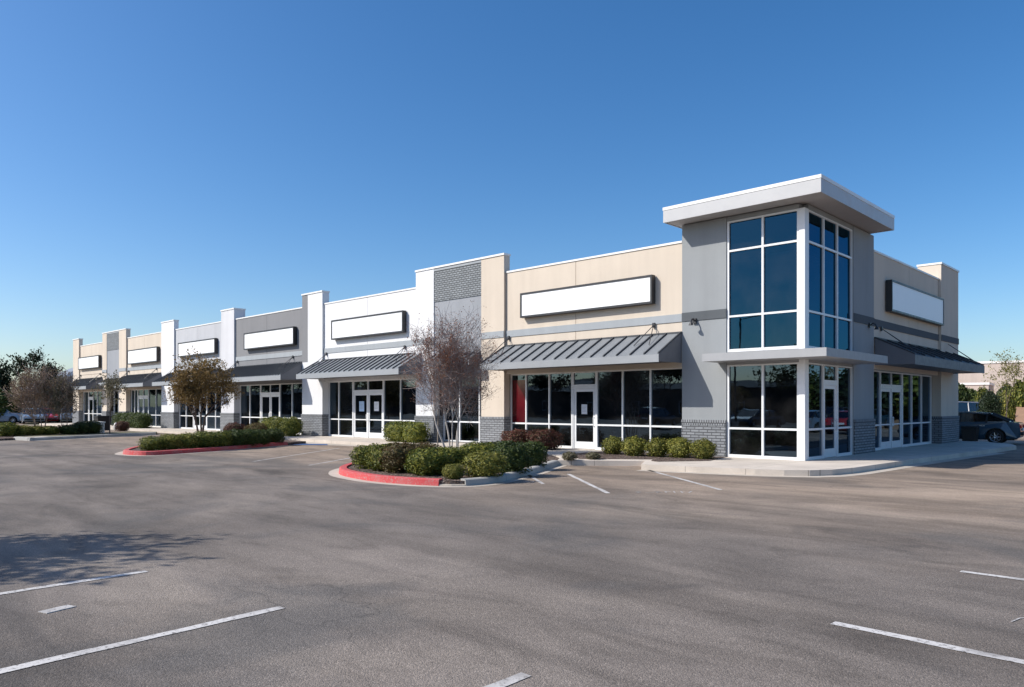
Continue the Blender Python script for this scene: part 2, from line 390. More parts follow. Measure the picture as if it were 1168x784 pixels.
def offset_poly(pts, d):
    out = []
    n = len(pts)
    for i in range(n):
        a = Vector(pts[max(0, i-1)]); b = Vector(pts[min(n-1, i+1)]); t = (b-a).normalized()
        out.append((pts[i][0]-t.y*d, pts[i][1]+t.x*d))
    return out
def smooth_line(pts, k=4):
    out = []
    n = len(pts)
    P = [Vector(p) for p in pts]
    for i in range(n-1):
        p0, p1, p2, p3 = P[max(0, i-1)], P[i], P[i+1], P[min(n-1, i+2)]
        for j in range(k):
            t = j/k
            q = .5*((2*p1)+(-p0+p2)*t+(2*p0-5*p1+4*p2-p3)*t*t+(-p0+3*p1-3*p2+p3)*t**3)
            out.append((q.x, q.y))
    out.append(tuple(P[-1])); return out
def kerb(name, pts, wd, z0, z1, mat, bevel=.02):
    """kerb stone following a line; the line is its outer edge, width to the left of travel"""
    q = offset_poly(pts, wd); n = len(pts); vs = []
    for (a, b), (c, d) in zip(offset_poly(pts, -.05), q):
        vs += [(a, b, z0), (a+(c-a)*.12, b+(d-b)*.12, z1-.02), (a+(c-a)*.3, b+(d-b)*.3, z1), (c, d, z1), (c, d, z0)]
    fs = []
    for i in range(n-1):
        for j in range(4): fs.append((i*5+j, i*5+j+1, i*5+5+j+1, i*5+5+j))
    fs += [(0, 1, 2, 3, 4), tuple((n-1)*5+k for k in (4, 3, 2, 1, 0))]
    m = MB(); m.mesh(vs, fs); return struct(m.build(name, mat, fixn=True))
def strip(name, pts, d0, d1, z, mat):
    a = offset_poly(pts, d0); b = offset_poly(pts, d1); m = MB()
    for i in range(len(pts)-1):
        m.poly([(*a[i], z), (*a[i+1], z), (*b[i+1], z), (*b[i], z)])
    return struct(m.build(name, mat, fixn=True))
# gutter along the sidewalk by the tower
gl = [(-2.72, -4.32), (-1.77, -4.15), (.23, -3.62), (.86, -3.35), (1.35, -2.98), (1.68, -2.4), (1.86, -1.4), (1.95, .5), (2.05, 3), (2.3, 7), (2.6, 11)]
strip('gutter', gl, .0, -.38, .005, M['gutter'])

# near island
isl_front = smooth_line([(-9.3, -9.0), (-8.6, -9.9), (-7.9, -10.5), (-7.0, -10.95), (-5.56, -11.22), (-4.43, -11.12), (-3.57, -10.82)], 5)
isl_gap = [(-3.57, -10.82), (-3.35, -10.65), (-3.17, -10.43)]
isl_right = smooth_line([(-3.17, -10.43), (-3.12, -9.8), (-3.3, -9.1), (-3.64, -8.27), (-4.2, -7.0), (-4.8, -5.85), (-5.35, -4.75)], 5)
isl = [(-12.9, -2.405), (-9.3, -9.0)] + isl_front[1:] + isl_gap[1:] + isl_right[1:] + [(-6.2, -3.605), (-7.3, -2.755), (-8.6, -2.505)]
g = MB(); g.prism(isl, -.05, .11); struct(g.build('planting_bed', M['mulch']))
kerb('kerb', isl_front, .16, -.05, .15, M['redkerb'])
kerb('kerb', isl_gap, .16, -.05, .05, M['gutter'])
kerb('kerb', isl_right, .16, -.05, .15, M['kerb'])
kerb('kerb', [(-12.9, -2.41), (-9.3, -9.0)], .16, -.05, .15, M['kerb'])
strip('gutter', isl_front + isl_gap[1:] + isl_right[1:], 0, -.30, .005, M['gutter'])
# mulch bed in front of the beige shop window and at the tower pier
g = MB(); g.prism([(-6.9, -2.62), (-5.2, -3.9), (-3.5, -2.55), (-3.2, -3.1), (-2.9, -3.2), (-2.0, -1.9), (-2.4, -.15), (-6.9, -.4)], .1, .162); struct(g.build('planting_bed', M['mulch']))

# middle island
m_front = smooth_line([(-22.6, -10.3), (-21.3, -11.1), (-20.0, -11.72), (-19.1, -11.72), (-18.5, -11.35), (-18.75, -10.3), (-19.55, -8.0), (-20.5, -6.3), (-21.3, -4.5)], 5)
mid_poly = m_front + [(-21.9, -3.2), (-26.3, -3.2), (-26.3, -7.5), (-24.0, -9.5)]
g = MB(); g.prism(mid_poly, -.05, .11); struct(g.build('planting_bed', M['mulch']))
kerb('kerb', m_front, .16, -.05, .15, M['redkerb'])
kerb('kerb', [(-22.6, -10.3), (-24.0, -9.5), (-26.3, -7.5), (-26.3, -3.2)][::-1], .16, -.05, .15, M['kerb'])
strip('gutter', m_front, 0, -.30, .005, M['gutter'])
g = MB(); g.poly([(-25.2, -3.1, .006), (-21.5, -3.7, .006), (-18.2, -3.0, .006), (-18.0, -2.42, .006), (-25.2, -2.42, .006)]); struct(g.build('ramp_apron', M['gutter']))
g = MB(); g.poly([(-22.9, -4.0, .012), (-21.6, -4.5, .012), (-19.8, -3.35, .012), (-20.6, -2.9, .012)]); struct(g.build('accessible_bay_marking', M['blue']))
# far island
f_front = smooth_line([(-34.2, -11.3), (-35.2, -9.2), (-36.4, -6.6), (-37.6, -4.0)], 4)
f_poly = f_front + [(-39.5, -3.2), (-41.5, -4.0), (-38.0, -11.0), (-36, -11.6)]
g = MB(); g.prism(f_poly, -.05, .12); struct(g.build('planting_bed', M['grassy']))
kerb('kerb', f_front, .2, -.05, .16, M['kerb'])
kerb('kerb', [(-36, -11.6), (-34.2, -11.3)], .2, -.05, .16, M['kerb'])
g = MB(); g.poly([(-34.25, -11.25, .125), (-34.9, -9.7, .125), (-36.6, -10.2, .125), (-36.2, -11.55, .125)]); struct(g.build('concrete_pad', M['concrete']))
strip('gutter', f_front, 0, -.4, .005, M['gutter'])
# left planting strip
g = MB(); g.prism([(-35.0, -13.5), (-36.6, -9.8), (-40.2, -4.2), (-42.5, -4.6), (-41.5, -9.0), (-39.5, -14)], -.05, .1); struct(g.build('planting_bed', M['mulch']))

# painted lines
def pline(a, b, wd=.10, mat='line', z=.005):
    a = Vector(a); b = Vector(b); d = (b-a); n = max(2, int(d.length/.25)); t = d.normalized(); pr = Vector((-t.y, t.x))
    m = MB(); rng = random.Random(int(a.x*100)); L = []
    for i in range(n+1):
        c = a+d*(i/n); j0 = rng.uniform(-.008, .008); j1 = rng.uniform(-.008, .008)
        L.append((c+pr*(wd/2+j0), c-pr*(wd/2+j1)))
    for (p0, p1), (q0, q1) in zip(L, L[1:]): m.poly([(*p0, z), (*p1, z), (*q1, z), (*q0, z)])
    return struct(m.build('parking_line', M[mat], fixn=True))
pline((.60, -21.5), (.59, -18.43)); pline((3.06, -21.6), (2.91, -18.15)); pline((5.56, -21.5), (5.53, -17.87))
pline((6.53, -15.32), (10.5, -15.42)); pline((6.79, -12.48), (10.6, -12.42))
pline((-3.34, -6.69), (-.09, -9.38)); pline((-2.50, -4.30), (1.23, -7.26)); pline((-4.45, -7.15), (-2.2, -8.95), .09, 'faint')
pline((-14.5, -4.0), (-10.6, -9.8), .09, 'faint'); pline((-17.6, -4.2), (-13.2, -10.2), .09, 'faint')
# worn stencil strokes, too worn to read
def strokes(o, ux, uy, h, pats, wd=.045):
    m = MB(); U = Vector(ux); V = Vector(uy); O = Vector(o)
    for x0, y0, x1, y1 in pats:
        a = O+U*x0+V*y0*h; b = O+U*x1+V*y1*h; t = (b-a).normalized(); pr = Vector((-t.y, t.x))*wd/2
        m.poly([(*(a+pr), .006), (*(a-pr), .006), (*(b-pr), .006), (*(b+pr), .006)])
    return struct(m.build('worn_stencil_marking', M['faint'], fixn=True))
u = Vector((.72, .69)); vv = Vector((-.69, .72))
pat = [(0, 0, .22, .5), (0, .5, .22, .9), (.35, .1, .7, .15), (.8, .1, 1.0, .8), (.8, .9, 1.05, .2), (1.2, .1, 1.25, .9), (1.2, .9, 1.45, .5), (1.55, .1, 1.6, .9), (1.7, .5, 2.0, .5), (1.85, .1, 1.9, .9), (2.1, .1, 2.35, .9)]
strokes((.30, -8.95), u*.50, vv, .34, pat, .03); strokes((-3.0, -9.3), u*.5, vv, .3, pat[:7], .025)
strokes(at(1152, 712), Vector((.72, .69))*.45, Vector((-.69, .72)), .5, [(.1, .1, .4, .3), (.4, .3, .9, .38), (.2, -.3, .5, -.12), (.5, -.12, 1.0, -.06)], .014)
g = MB(); g.prism([(1.55, -19.66), (1.66, -19.62), (1.60, -19.38), (1.49, -19.42)], 0, .007); 
tag(g.build('pavement_marker', M['faint']), 'small flat white marker on the asphalt between the two left parking lines', 'road marker')

# ------------------------------------------------------------------ the building
B = empty('retail_building', (0, 0, 0))
tag(B, 'long single storey retail strip in beige, white and grey stucco with a glazed corner tower', 'shop building')
TF = None
def TS(a, d, z): return (-d, a, z)          # side facade: a runs along +Y, d runs into the building (-X)
def part(mb, name, mats, parent=B, label=None, **k):
    o = mb.build(name, mats, parent, **k)
    if label: o['label'] = label
    return o
PZ = 7.08; PT = 7.74; HZ = 3.02
def wall(x0, x1, mat, label, joints=(), z0=HZ, z1=PZ, y0=0, y1=.5, T=None, band=None):
    m = MB(); xs = [x0]+list(joints)+[x1]
    for i, (a, b) in enumerate(zip(xs, xs[1:])):
        m.box(a+(.011 if i else 0), b-(.011 if i < len(xs)-2 else 0), y0, y0+.03, z0, z1, 0, T)
    m.box(x0, x1, y0+.03, y1, z0, z1, 0, T)
    part(m, 'wall', M[mat], label=label, fixn=True)
    c = MB(); c.box(x0, x1, y0-.03, y1+.02, z1+.002, z1+.07, 0, T); part(c, 'parapet_cap', M['cap'], fixn=True)
    if band:
        b = MB(); xs2 = [x0]+list(joints)+[x1]
        b.box(x0, x1, y0-.028, y0-.001, 4.50, 4.76, 0, T); part(b, 'wall_band', M[band], fixn=True)
def brickbase(x0, x1, y0, y1, T=None, z1=1.30):
    m = MB(); m.box(x0-.035, x1+.035, y0-.04, y1, ZS, z1-.17, 0, T); m.box(x0-.045, x1+.045, y0-.05, y1, z1-.168, z1, 1, T)
    part(m, 'brick_base', [M['brick'], M['soldier']], fixn=True)

wall(-12.08, -4.035, 'beige', 'beige stucco wall above the shop beside the tower', (-8.5,), band='band')
wall(-25.46, -17.72, 'white', 'white stucco wall', (-21.6,), band='band')
wall(-35.5, -27.52, 'grey', 'mid grey stucco wall', (-31.6,), band='band')
wall(-44.66, -37.32, 'lgrey', 'pale grey stucco wall', (-41.0,), band='band')
wall(-53.98, -46.92, 'beige', 'beige stucco wall, second from the far end', (-50.5,), band='band')
wall(-65.68, -59.52, 'beige', 'beige stucco wall at the far end', (-62.6,), band='beige')

def pil(segs, zt, y1, base=True, y0=-.11, pier=None):
    """segs: (x0,x1,[(z0,z1,mat)...])"""
    x0 = segs[0][0]; x1 = segs[-1][1]
    for a, b, cols in segs:
        for z0, z1, mt in cols:
            m = MB(); m.box(a, b, y0, y1, z0, z1); part(m, 'pilaster', M[mt], fixn=True)
    c = MB(); c.box(x0-.03, x1+.03, y0-.035, y1+.03, zt+.002, zt+.08); part(c, 'parapet_cap', M['cap'], fixn=True)
pil([(-27.5, -26.92, [(ZS, 4.1, 'white'), (4.1, PT, 'grey')]), (-26.92, -25.48, [(ZS, PT, 'white')])], PT, .3); brickbase(-27.5, -25.48, -.11, .45)
pil([(-37.3, -35.52, [(ZS, PT, 'offwhite')])], PT, .62); brickbase(-37.3, -35.52, -.11, .45)
pil([(-46.9, -44.68, [(ZS, PT, 'white')])], PT, .22); brickbase(-46.9, -44.68, -.11, .45)
pil([(-67.4, -65.7, [(ZS, PT, 'beige')])], PT, .2); brickbase(-67.4, -65.7, -.11, .45)
def widepil(x0, a, b, x1, ml, mr):
    zt = 7.80; y0 = -.11
    for (p, q, mt) in ((x0, a, ml), (b, x1, mr)):
        m = MB(); m.box(p, q, y0, .22, ZS, zt); part(m, 'pilaster', M[mt], fixn=True); brickbase(p, q, y0, .45)
    m = MB(); m.box(a, b, y0+.04, .22, 3.1, 6.30); part(m, 'wall_panel', M['panel'], fixn=True)
    m = MB(); m.box(a, b, y0+.02, .22, 6.34, 7.68); part(m, 'brick_panel', M['bigbrick'], fixn=True)
    m = MB(); m.box(a, b, y0+.06, .22, 6.302, 6.338); m.box(a, b, y0, .22, 7.682, zt); part(m, 'panel_trim', M['band'], fixn=True)
    for p, q in ((x0+.001, a-.001), (b+.001, x1-.001)):
        m = MB(); m.box(p, q, y0-.028, y0-.001, 4.5, 4.76); part(m, 'wall_band', M['band'], fixn=True)
    c = MB(); c.box(x0-.03, x1+.03, y0-.035, .25, zt+.002, zt+.08); part(c, 'parapet_cap', M['cap'], fixn=True)
widepil(-17.7, -16.45, -13.42, -12.1, 'white', 'beige')
widepil(-59.5, -58.45, -55.55, -54.0, 'beige', 'beige')

# side facade
wall(5.80, 13.80, 'beige', 'beige stucco wall of the shaded side', (9.8,), T=TS, band='banddark')
m = MB(); m.box(13.82, 16.6, -.11, .8, ZS, PT, 0, TS); part(m, 'pilaster', M['beige'], fixn=True); brickbase(13.82, 16.56, -.11, .7, TS)
m = MB(); m.box(13.79, 16.64, -.145, .83, PT+.002, PT+.08, 0, TS); part(m, 'parapet_cap', M['cap'], fixn=True)
m = MB(); m.box(13.83, 16.6, -.138, -.111, 4.5, 4.76, 0, TS); part(m, 'wall_band', M['banddark'], fixn=True)
# rear, end, roof, interior
m = MB(); m.box(-67.4, -.82, 16.2, 16.58, ZS, PZ); m.box(-67.38, -67.0, .81, 16.19, ZS, PZ); part(m, 'rear_wall', M['beige'], fixn=True)
m = MB(); m.box(-66.98, -.52, .52, 16.18, 6.3, 6.42); part(m, 'roof', M['roofgrey'], fixn=True)
m = MB(); m.box(-66.9, -4.2, 6.0, 6.1, .2, 6.28); m.box(-4.3, -4.2, 6.1, 16.1, .2, 6.28)
for x in (-12.3, -17.6, -26.5, -36.4, -45.8, -56.7): m.box(x-.06, x+.06, .62, 5.99, .2, 6.28)
part(m, 'interior_wall', M['interior'], fixn=True)
m = MB(); m.box(-66.9, -.3, .36, 16.1, ZS+.002, ZS+.03); part(m, 'interior_floor', M['floor_in'], fixn=True)
m = MB(); m.box(-66.9, -4.32, .52, 5.98, 3.2, 3.25); m.box(-4.18, -.52, 5.9, 16.1, 3.2, 3.25); part(m, 'interior_ceiling', M['ceil'], fixn=True)
m = MB(); m.box(-12.022, -11.27, .287, .293, 1.083, 2.78); part(m, 'window_film', M['red'], label='dark red film on the leftmost upper pane of the beige shop', fixn=True)

# ---- storefronts
def window(xs, z0, z1, rails, d, T=None, gl='glass', name='window', fw=.055, fd=.06, lab=None):
    f = MB(); x0, x1 = xs[0], xs[-1]
    for i, x in enumerate(xs):
        a, b = (x, x+fw) if i == 0 else ((x-fw, x) if i == len(xs)-1 else (x-fw/2, x+fw/2))
        f.box(a, b, d-fd, d+fd, z0, z1, 0, T)
    inn = [(xs[i]+(fw if i == 0 else fw/2), xs[i+1]-(fw if i == len(xs)-2 else fw/2)) for i in range(len(xs)-1)]
    zz = [z0+.09]+list(rails)+[z1-.05]
    for a, b in inn:
        f.box(a, b, d-fd+.004, d+fd-.004, z0, z0+.09, 0, T); f.box(a, b, d-fd+.004, d+fd-.004, z1-.05, z1, 0, T)
        for r in rails: f.box(a, b, d-fd+.004, d+fd-.004, r-.03, r+.03, 0, T)
    o = part(f, name, M['alu'], fixn=True, label=lab)
    g = MB(); rng = random.Random(int(abs(xs[0])*100+z0*7))
    for a, b in inn:
        for k in range(len(zz)-1):
            lo = zz[k]+(.03 if k else 0); hi = zz[k+1]-(.03 if k < len(zz)-2 else 0)
            e = [rng.uniform(-.004, .004) for _ in range(3)]
            pts = [(a, d+e[0], lo), (b, d+e[1], lo), (b, d+e[1]+e[2], hi), (a, d+e[0]+e[2], hi)]
            if T: pts = [T(*p) for p in pts]
            g.poly(pts)
    part(g, 'pane', M[gl], o)
    return o
def door(x0, x1, z0, z1, d, hinge=1, T=None, gl='glass'):
    f = MB(); st = .10
    f.box(x0, x0+st, d-.025, d+.025, z0, z1, 0, T); f.box(x1-st, x1, d-.025, d+.025, z0, z1, 0, T)
    f.box(x0+st, x1-st, d-.025, d+.025, z0, z0+.26, 0, T); f.box(x0+st, x1-st, d-.025, d+.025, z1-.11, z1, 0, T)
    f.box(x0+st, x1-st, d-.02, d+.02, 1.03, 1.08, 0, T)
    o = part(f, 'door', M['alu'], fixn=True)
    g = MB()
    for lo, hi in ((z0+.26, 1.03), (1.08, z1-.11)):
        pts = [(x0+st, d, lo), (x1-st, d, lo), (x1-st, d, hi), (x0+st, d, hi)]
        if T: pts = [T(*p) for p in pts]
        g.poly(pts)
    part(g, 'pane', M[gl], o)
    hx = x1-st/2 if hinge > 0 else x0+st/2
    h = MB()
    P = [(hx, d-.025, 1.0), (hx, d-.085, 1.0), (hx, d-.085, 1.32), (hx, d-.025, 1.32)]
    if T: P = [T(*p) for p in P]
    h.path(P, .016, 6); part(h, 'handle', M['alu'], o, fixn=True)
    return o
DT = 2.38
def storefront(xs, i0, i1, d=.3, T=None, ztop=HZ, z0=ZS, gl='glass'):
    if i0 > 0: window(xs[:i0+1], z0, ztop, [1.05], d, T, gl)
    if i1 < len(xs)-1: window(xs[i1:], z0, ztop, [1.05], d, T, gl)
    a, b = xs[i0]+.002, xs[i1]-.002
    # door frame posts and transom
    tr = window([x for x in xs[i0:i1+1]] if i0 and i1 < len(xs)-1 else xs[i0:i1+1], DT+.07, ztop-.002, [], d+.001, T, gl, 'transom_window', .05, .05)
    n = i1-i0; res = []
    fr = MB()
    fr.box(a, a+.05, d-.052, d+.052, z0, DT+.068, 0, T); fr.box(b-.05, b, d-.052, d+.052, z0, DT+.068, 0, T); fr.box(a+.05, b-.05, d-.05, d+.05, DT+.004, DT+.068, 0, T)
    if n == 2: mid = xs[i0+1]; fr.box(mid-.022, mid+.022, d-.05, d+.05, z0, DT+.003, 0, T)
    part(fr, 'door_frame', M['alu'], fixn=True)
    if n == 2:
        res.append(door(a+.054, mid-.026, z0+.012, DT, d, 1, T, gl)); res.append(door(mid+.026, b-.054, z0+.012, DT, d, -1, T, gl))
    else: res.append(door(a+.054, b-.054, z0+.012, DT, d, 1, T, gl))
    return res
storefront([-12.08, -11.23, -10.02, -8.86, -7.75, -6.59, -5.43, -4.06], 3, 4)
storefront([-25.44, -24.5, -23.2, -21.93, -20.65, -19.3, -17.74], 2, 4)
storefront([-35.48, -34.2, -32.85, -31.7, -30.57, -29.2, -27.54], 2, 4)
storefront([-44.64, -43.5, -42.3, -41.25, -40.2, -38.9, -37.34], 2, 4)
storefront([-53.96, -53.2, -52.5, -51.42, -50.36, -48.9, -46.94], 2, 4)
storefront([-65.66, -64.3, -63.1, -62.0, -60.8, -59.54], 1, 2)
window([-16.42, -15.35, -14.1, -13.45], ZS, HZ, [1.05], .48); window([-58.42, -57.3, -56.1, -55.58], ZS, HZ, [1.05], .48)
storefront([5.84, 6.25, 7.35, 8.6, 9.85, 11.06, 12.38, 13.76], 2, 4, T=TS)
# shade gap closers beside recessed entries
for x0, x1 in ((-16.45, -13.42), (-58.45, -55.55)):
    m = MB(); m.box(x0, x1, .2, .6, HZ+.002, 3.098); part(m, 'lintel', M['panel'], fixn=True)

# ---- tower
Tz = 7.64
m = MB(); m.box(-4.03, -2.46, -.02, .4, ZS, Tz); m.box(-4.03, -3.6, .4, 5.78, PZ-1, Tz); m.box(-3.6, -.45, 5.4, 5.78, 6.5, Tz)
part(m, 'tower_wall', M['towergrey'], label='smooth grey stucco tower wall', fixn=True)
m = MB(); m.box(3.84, 5.78, -.02, .42, ZS, Tz-.02, 0, TS); part(m, 'tower_wall', M['towergrey'], fixn=True)
m = MB(); m.box(-4.03, -2.46, -.045, -.021, 4.50, 4.78); part(m, 'wall_band', M['banddark'], fixn=True)
m = MB(); m.box(3.84, 5.78, -.045, -.021, 4.50, 4.78, 0, TS); part(m, 'wall_band', M['banddark'], fixn=True)
m = MB(); m.box(-4.025, -2.47, -.06, .38, ZS+.001, 1.13, 0); m.box(-4.028, -2.466, -.07, .38, 1.132, 1.30, 1); part(m, 'brick_base', [M['brick'], M['soldier']], fixn=True)
m = MB(); m.box(3.85, 5.80, -.06, .38, ZS+.001, 1.13, 0, TS); m.box(3.846, 5.81, -.07, .38, 1.132, 1.30, 1, TS); part(m, 'brick_base', [M['brick'], M['soldier']], fixn=True)
m = MB(); m.box(-.17, .012, -.012, .25, ZS, 7.5); part(m, 'corner_column', M['alu'], bevel=.008)
m = MB(); m.box(-2.455, -.171, .0, .3, 7.502, Tz); m.box(.251, 3.835, .0, .3, 7.502, Tz, 0, TS); part(m, 'tower_lintel', M['towergrey'], fixn=True)
m = MB(); m.box(-2.455, -.171, .02, .2, HZ+.01, 3.41); m.box(.251, 3.835, .02, .2, HZ+.01, 3.41, 0, TS); part(m, 'spandrel', M['canopy'], fixn=True)
m = MB(); m.box(-3.55, -.3, .25, 5.35, 3.1, 3.3); part(m, 'tower_floor', M['ceil'], fixn=True)
m = MB(); m.box(-3.58, -3.5, .45, 5.39, .2, 7.5); m.box(-3.49, -.5, 5.3, 5.38, .2, 7.5); part(m, 'interior_wall', M['interior'], fixn=True)
window([-2.45, -1.29, -.172], 3.42, 7.5, [4.53, 6.57], .07, None, 'towerglass', fw=.065)
window([.252, 1.46, 2.56, 3.83], 3.42, 7.5, [4.53, 6.57], .07, TS, 'towerglass', fw=.065)
window([-2.45, -1.29, -.172], ZS, HZ, [1.05], .07, None, 'glass', fw=.065)
storefront([.252, 1.46, 2.56, 3.83], 1, 2, d=.07, T=TS)
# wide flat roof
def slab_roof(x0, x1, y0, y1, z0, z1, name, mf, ms, mt):
    m = MB(); m.box(x0, x1, y0, y1, z0+.03, z1-.10, 0); m.box(x0-.012, x1+.012, y0-.012, y1+.012, z1-.098, z1, 2)
    m.poly([(x0+.02, y0+.02, z0+.028), (x0+.02, y1-.02, z0+.028), (x1-.02, y1-.02, z0+.028), (x1-.02, y0+.02, z0+.028)], 1)
    for a, b, c, d in ((x0, x1, y0, y0+.02), (x0, x1, y1-.02, y1), (x0, x0+.02, y0+.0201, y1-.0201), (x1-.02, x1, y0+.0201, y1-.0201)): m.box(a, b, c, d, z0, z0+.029, 0)
    return part(m, name, [mf, ms, mt])
slab_roof(-4.28, .76, -.76, 5.5, Tz+.002, 8.13, 'tower_roof', M['rooffascia'], M['soffit'], M['cap'])
m = MB()
for (a, b, c, d) in ((-2.75, 1.0, -1.0, -.025), (.016, 1.0, -.0249, 4.05)):
    m.box(a, b, c, d, 3.10, 3.335)
part(m, 'entrance_canopy', M['canopy'], fixn=True)

# ---- awnings
def awning(x0, x1, T=None, zt=4.13, dep=1.4, zl0=3.15, zl1=3.37, mats=('awning', 'rib', 'awnfascia', 'awnend'), ribs=True, rods=(), long_rods=False, pitch=.42):
    t = T or (lambda a, d, z: (a, d, z)); y0 = -.03
    m = MB()
    A = [t(x0, y0, zt), t(x1, y0, zt), t(x1, -dep, zl1), t(x0, -dep, zl1)]
    m.poly(A, 0)
    m.poly([t(x0, -dep, zl1), t(x1, -dep, zl1), t(x1, -dep, zl0), t(x0, -dep, zl0)], 2)
    for x in (x0, x1): m.poly([t(x, y0, zt), t(x, -dep, zl1), t(x, -dep, zl0), t(x, y0, zl0)], 3)
    # underside
    m.poly([t(x0+.02, -dep+.02, zl0+.03), t(x1-.02, -dep+.02, zl0+.03), t(x1-.02, y0, zl0+.03), t(x0+.02, y0, zl0+.03)], 3)
    m.box(x0, x1, -dep, -dep+.03, zl0-.02, zl0, 2, T)
    m.box(x0-.01, x1+.01, y0-.03, y0+.02, zt-.01, zt+.05, 1, T)
    if ribs:
        n = int((x1-x0)/pitch); ang = math.atan2(zt-zl1, dep+y0)
        for i in range(n+1):
            x = x0+.03+(x1-x0-.06)*i/n; hw = .021; hh = .055
            q = []
            for dz in (.002, hh):
                for (dx, yy, zz) in ((-hw, y0, zt), (hw, y0, zt), (hw, -dep+.02, zl1+.012), (-hw, -dep+.02, zl1+.012)):
                    q.append(t(x+dx, yy, zz+dz))
            m.mesh(q, [(4, 5, 6, 7), (0, 1, 5, 4), (1, 2, 6, 5), (2, 3, 7, 6), (3, 0, 4, 7), (0, 3, 2, 1)], 1)
    o = part(m, 'awning', [M[k] for k in mats])
    for x in rods:
        r = MB(); za = 4.46; r.box(x-.05, x+.05, -.07, -.029, za-.08, za+.08, 0, T)
        frac = .96 if long_rods else .55
        yy = y0-(dep+y0)*frac; zz = zt+(zl1-zt)*frac+.03
        for dx in ((-.3, .3) if not long_rods else (-.12, .12)): r.tube(t(x, -.06, za), t(x+dx, yy, zz), .014, .014, 5)
        part(r, 'tie_rod', M['darkmetal'], o, fixn=True)
    return o
awning(-12.15, -4.04, rods=(-11.9, -5.1), pitch=.52)
awning(-25.9, -17.3, rods=(-25.2, -18.6))
awning(-36.0, -27.5, rods=(-28.6, -35.2), pitch=.30)
awning(-45.2, -37.3, rods=(-38.4, -44.6), pitch=.30)
awning(-54.4, -46.9, rods=(-48.0, -53.6), pitch=.30)
awning(-66.2, -59.4, rods=(-60.3, -65.4), pitch=.30)
awning(-16.40, -13.47, dep=.75, zl0=3.45, zl1=3.62, zt=4.0, pitch=.4); awning(-58.40, -55.60, dep=.75, zl0=3.45, zl1=3.62, zt=4.0)
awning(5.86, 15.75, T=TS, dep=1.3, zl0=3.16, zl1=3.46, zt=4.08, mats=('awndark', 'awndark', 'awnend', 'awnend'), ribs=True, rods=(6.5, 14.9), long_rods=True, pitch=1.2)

# wall lamps on the tower
def wall_lamp(x, T=None):
    t = T or (lambda a, d, z: (a, d, z)); m = MB()
    m.box(x-.07, x+.07, -.09, -.046, 4.40, 4.56, 0, T)
    P = [t(x, -.08, 4.48), t(x, -.16, 4.55), t(x, -.25, 4.50), t(x, -.28, 4.42)]
    m.path(P, .022, 7); m.tube(P[-1], Vector(P[-1])+Vector((0, 0, -.09)), .035, .08, 10)
    part(m, 'wall_lamp', M['darkmetal'], fixn=True)
wall_lamp(-3.55); wall_lamp(5.25, TS)

# ------------------------------------------------------------------ sign boards (no lettering in the photo)
def sign(x0, x1, z0, z1, label, T=None, y=-.24):
    r = empty('sign_board', T((x0+x1)/2, -.02, z0) if T else ((x0+x1)/2, -.02, z0))
    o = Vector(r.location); fw = .07
    def bx(mb, *a): mb.box(*a, 0, T)
    f = MB(); yb = -.032
    bx(f, x0, x1, yb, y, z0, z0+fw); bx(f, x0, x1, yb, y, z1-fw, z1); bx(f, x0, x0+fw, yb, y, z0+fw, z1-fw); bx(f, x1-fw, x1, yb, y, z0+fw, z1-fw)
    bx(f, x0+.4, x0+.5, -.001, yb-.001, z0+.2, z0+.3); bx(f, x1-.5, x1-.4, -.001, yb-.001, z0+.2, z0+.3)
    f.v = [tuple(Vector(p)-o) for p in f.v]; f.build('frame', M['signframe'], r, fixn=True)
    p = MB(); bx(p, x0+fw+.001, x1-fw-.001, yb, y+.02, z0+fw+.001, z1-fw-.001); p.v = [tuple(Vector(q)-o) for q in p.v]; p.build('panel', M['sign'], r, fixn=True)
    return tag(r, label, 'sign', 'blank shop signs')
sign(-11.1, -5.05, 5.18, 6.14, 'long blank white sign board on the beige wall beside the corner tower')
sign(-24.45, -18.5, 5.14, 6.14, 'blank white sign board in dark frame on the bright white wall')
sign(-34.0, -28.2, 5.12, 6.12, 'blank white sign board on the mid grey wall')
sign(-43.7, -37.95, 5.12, 6.10, 'blank white sign board on the pale grey wall above the brown tree')
sign(-53.3, -47.45, 4.98, 6.08, 'blank white sign board on the second beige wall from the far end')
sign(-65.5, -60.05, 4.98, 6.05, 'blank white sign board on the farthest beige wall, smallest in view')
sign(7.0, 13.75, 5.12, 6.24, 'blank pale sign board on the shaded side wall right of the tower', TS)
# notices on doors
def notice(x, z, wd, ht, y, mat, label):
    m = MB(); m.box(-wd/2, wd/2, 0, .004, -ht/2, ht/2); 
    for k in range(5):
        m.box(-wd*.38, wd*(.36-.06*(k % 3)), -.002, -.0005, ht*(.32-.14*k), ht*(.35-.14*k), 1)
    o = m.build('door_notice', [M[mat], M['band']], loc=(x, y-.012, z)); tag(o, label, 'notice')
notice(-8.33, 1.62, .26, .36, .3, 'paper', 'white paper notice taped inside the single glass door of the beige shop')
notice(-22.5, 1.72, .42, .5, .3, 'paperblue', 'pale blue notice on the left leaf of the white shop double door')
notice(-21.25, 1.72, .38, .46, .3, 'paper', 'white notice on the right leaf of the white shop double door')

# ------------------------------------------------------------------ plants
def leafquad(m, p, n, size, rng, mi=0):
    n = Vector(n).normalized() if Vector(n).length > 1e-6 else Vector((0, 0, 1))
    a = n.orthogonal().normalized(); th = rng.uniform(0, 2*pi)
    b = n.cross(a); u_ = a*cos(th)+b*sin(th); v_ = n.cross(u_)
    l = size*rng.uniform(.7, 1.3); wd = l*rng.uniform(.45, .7)
    p = Vector(p)
    m.poly([p-u_*l*.5, p+v_*wd*.5+n*l*.08, p+u_*l*.5, p-v_*wd*.5+n*l*.08], mi)

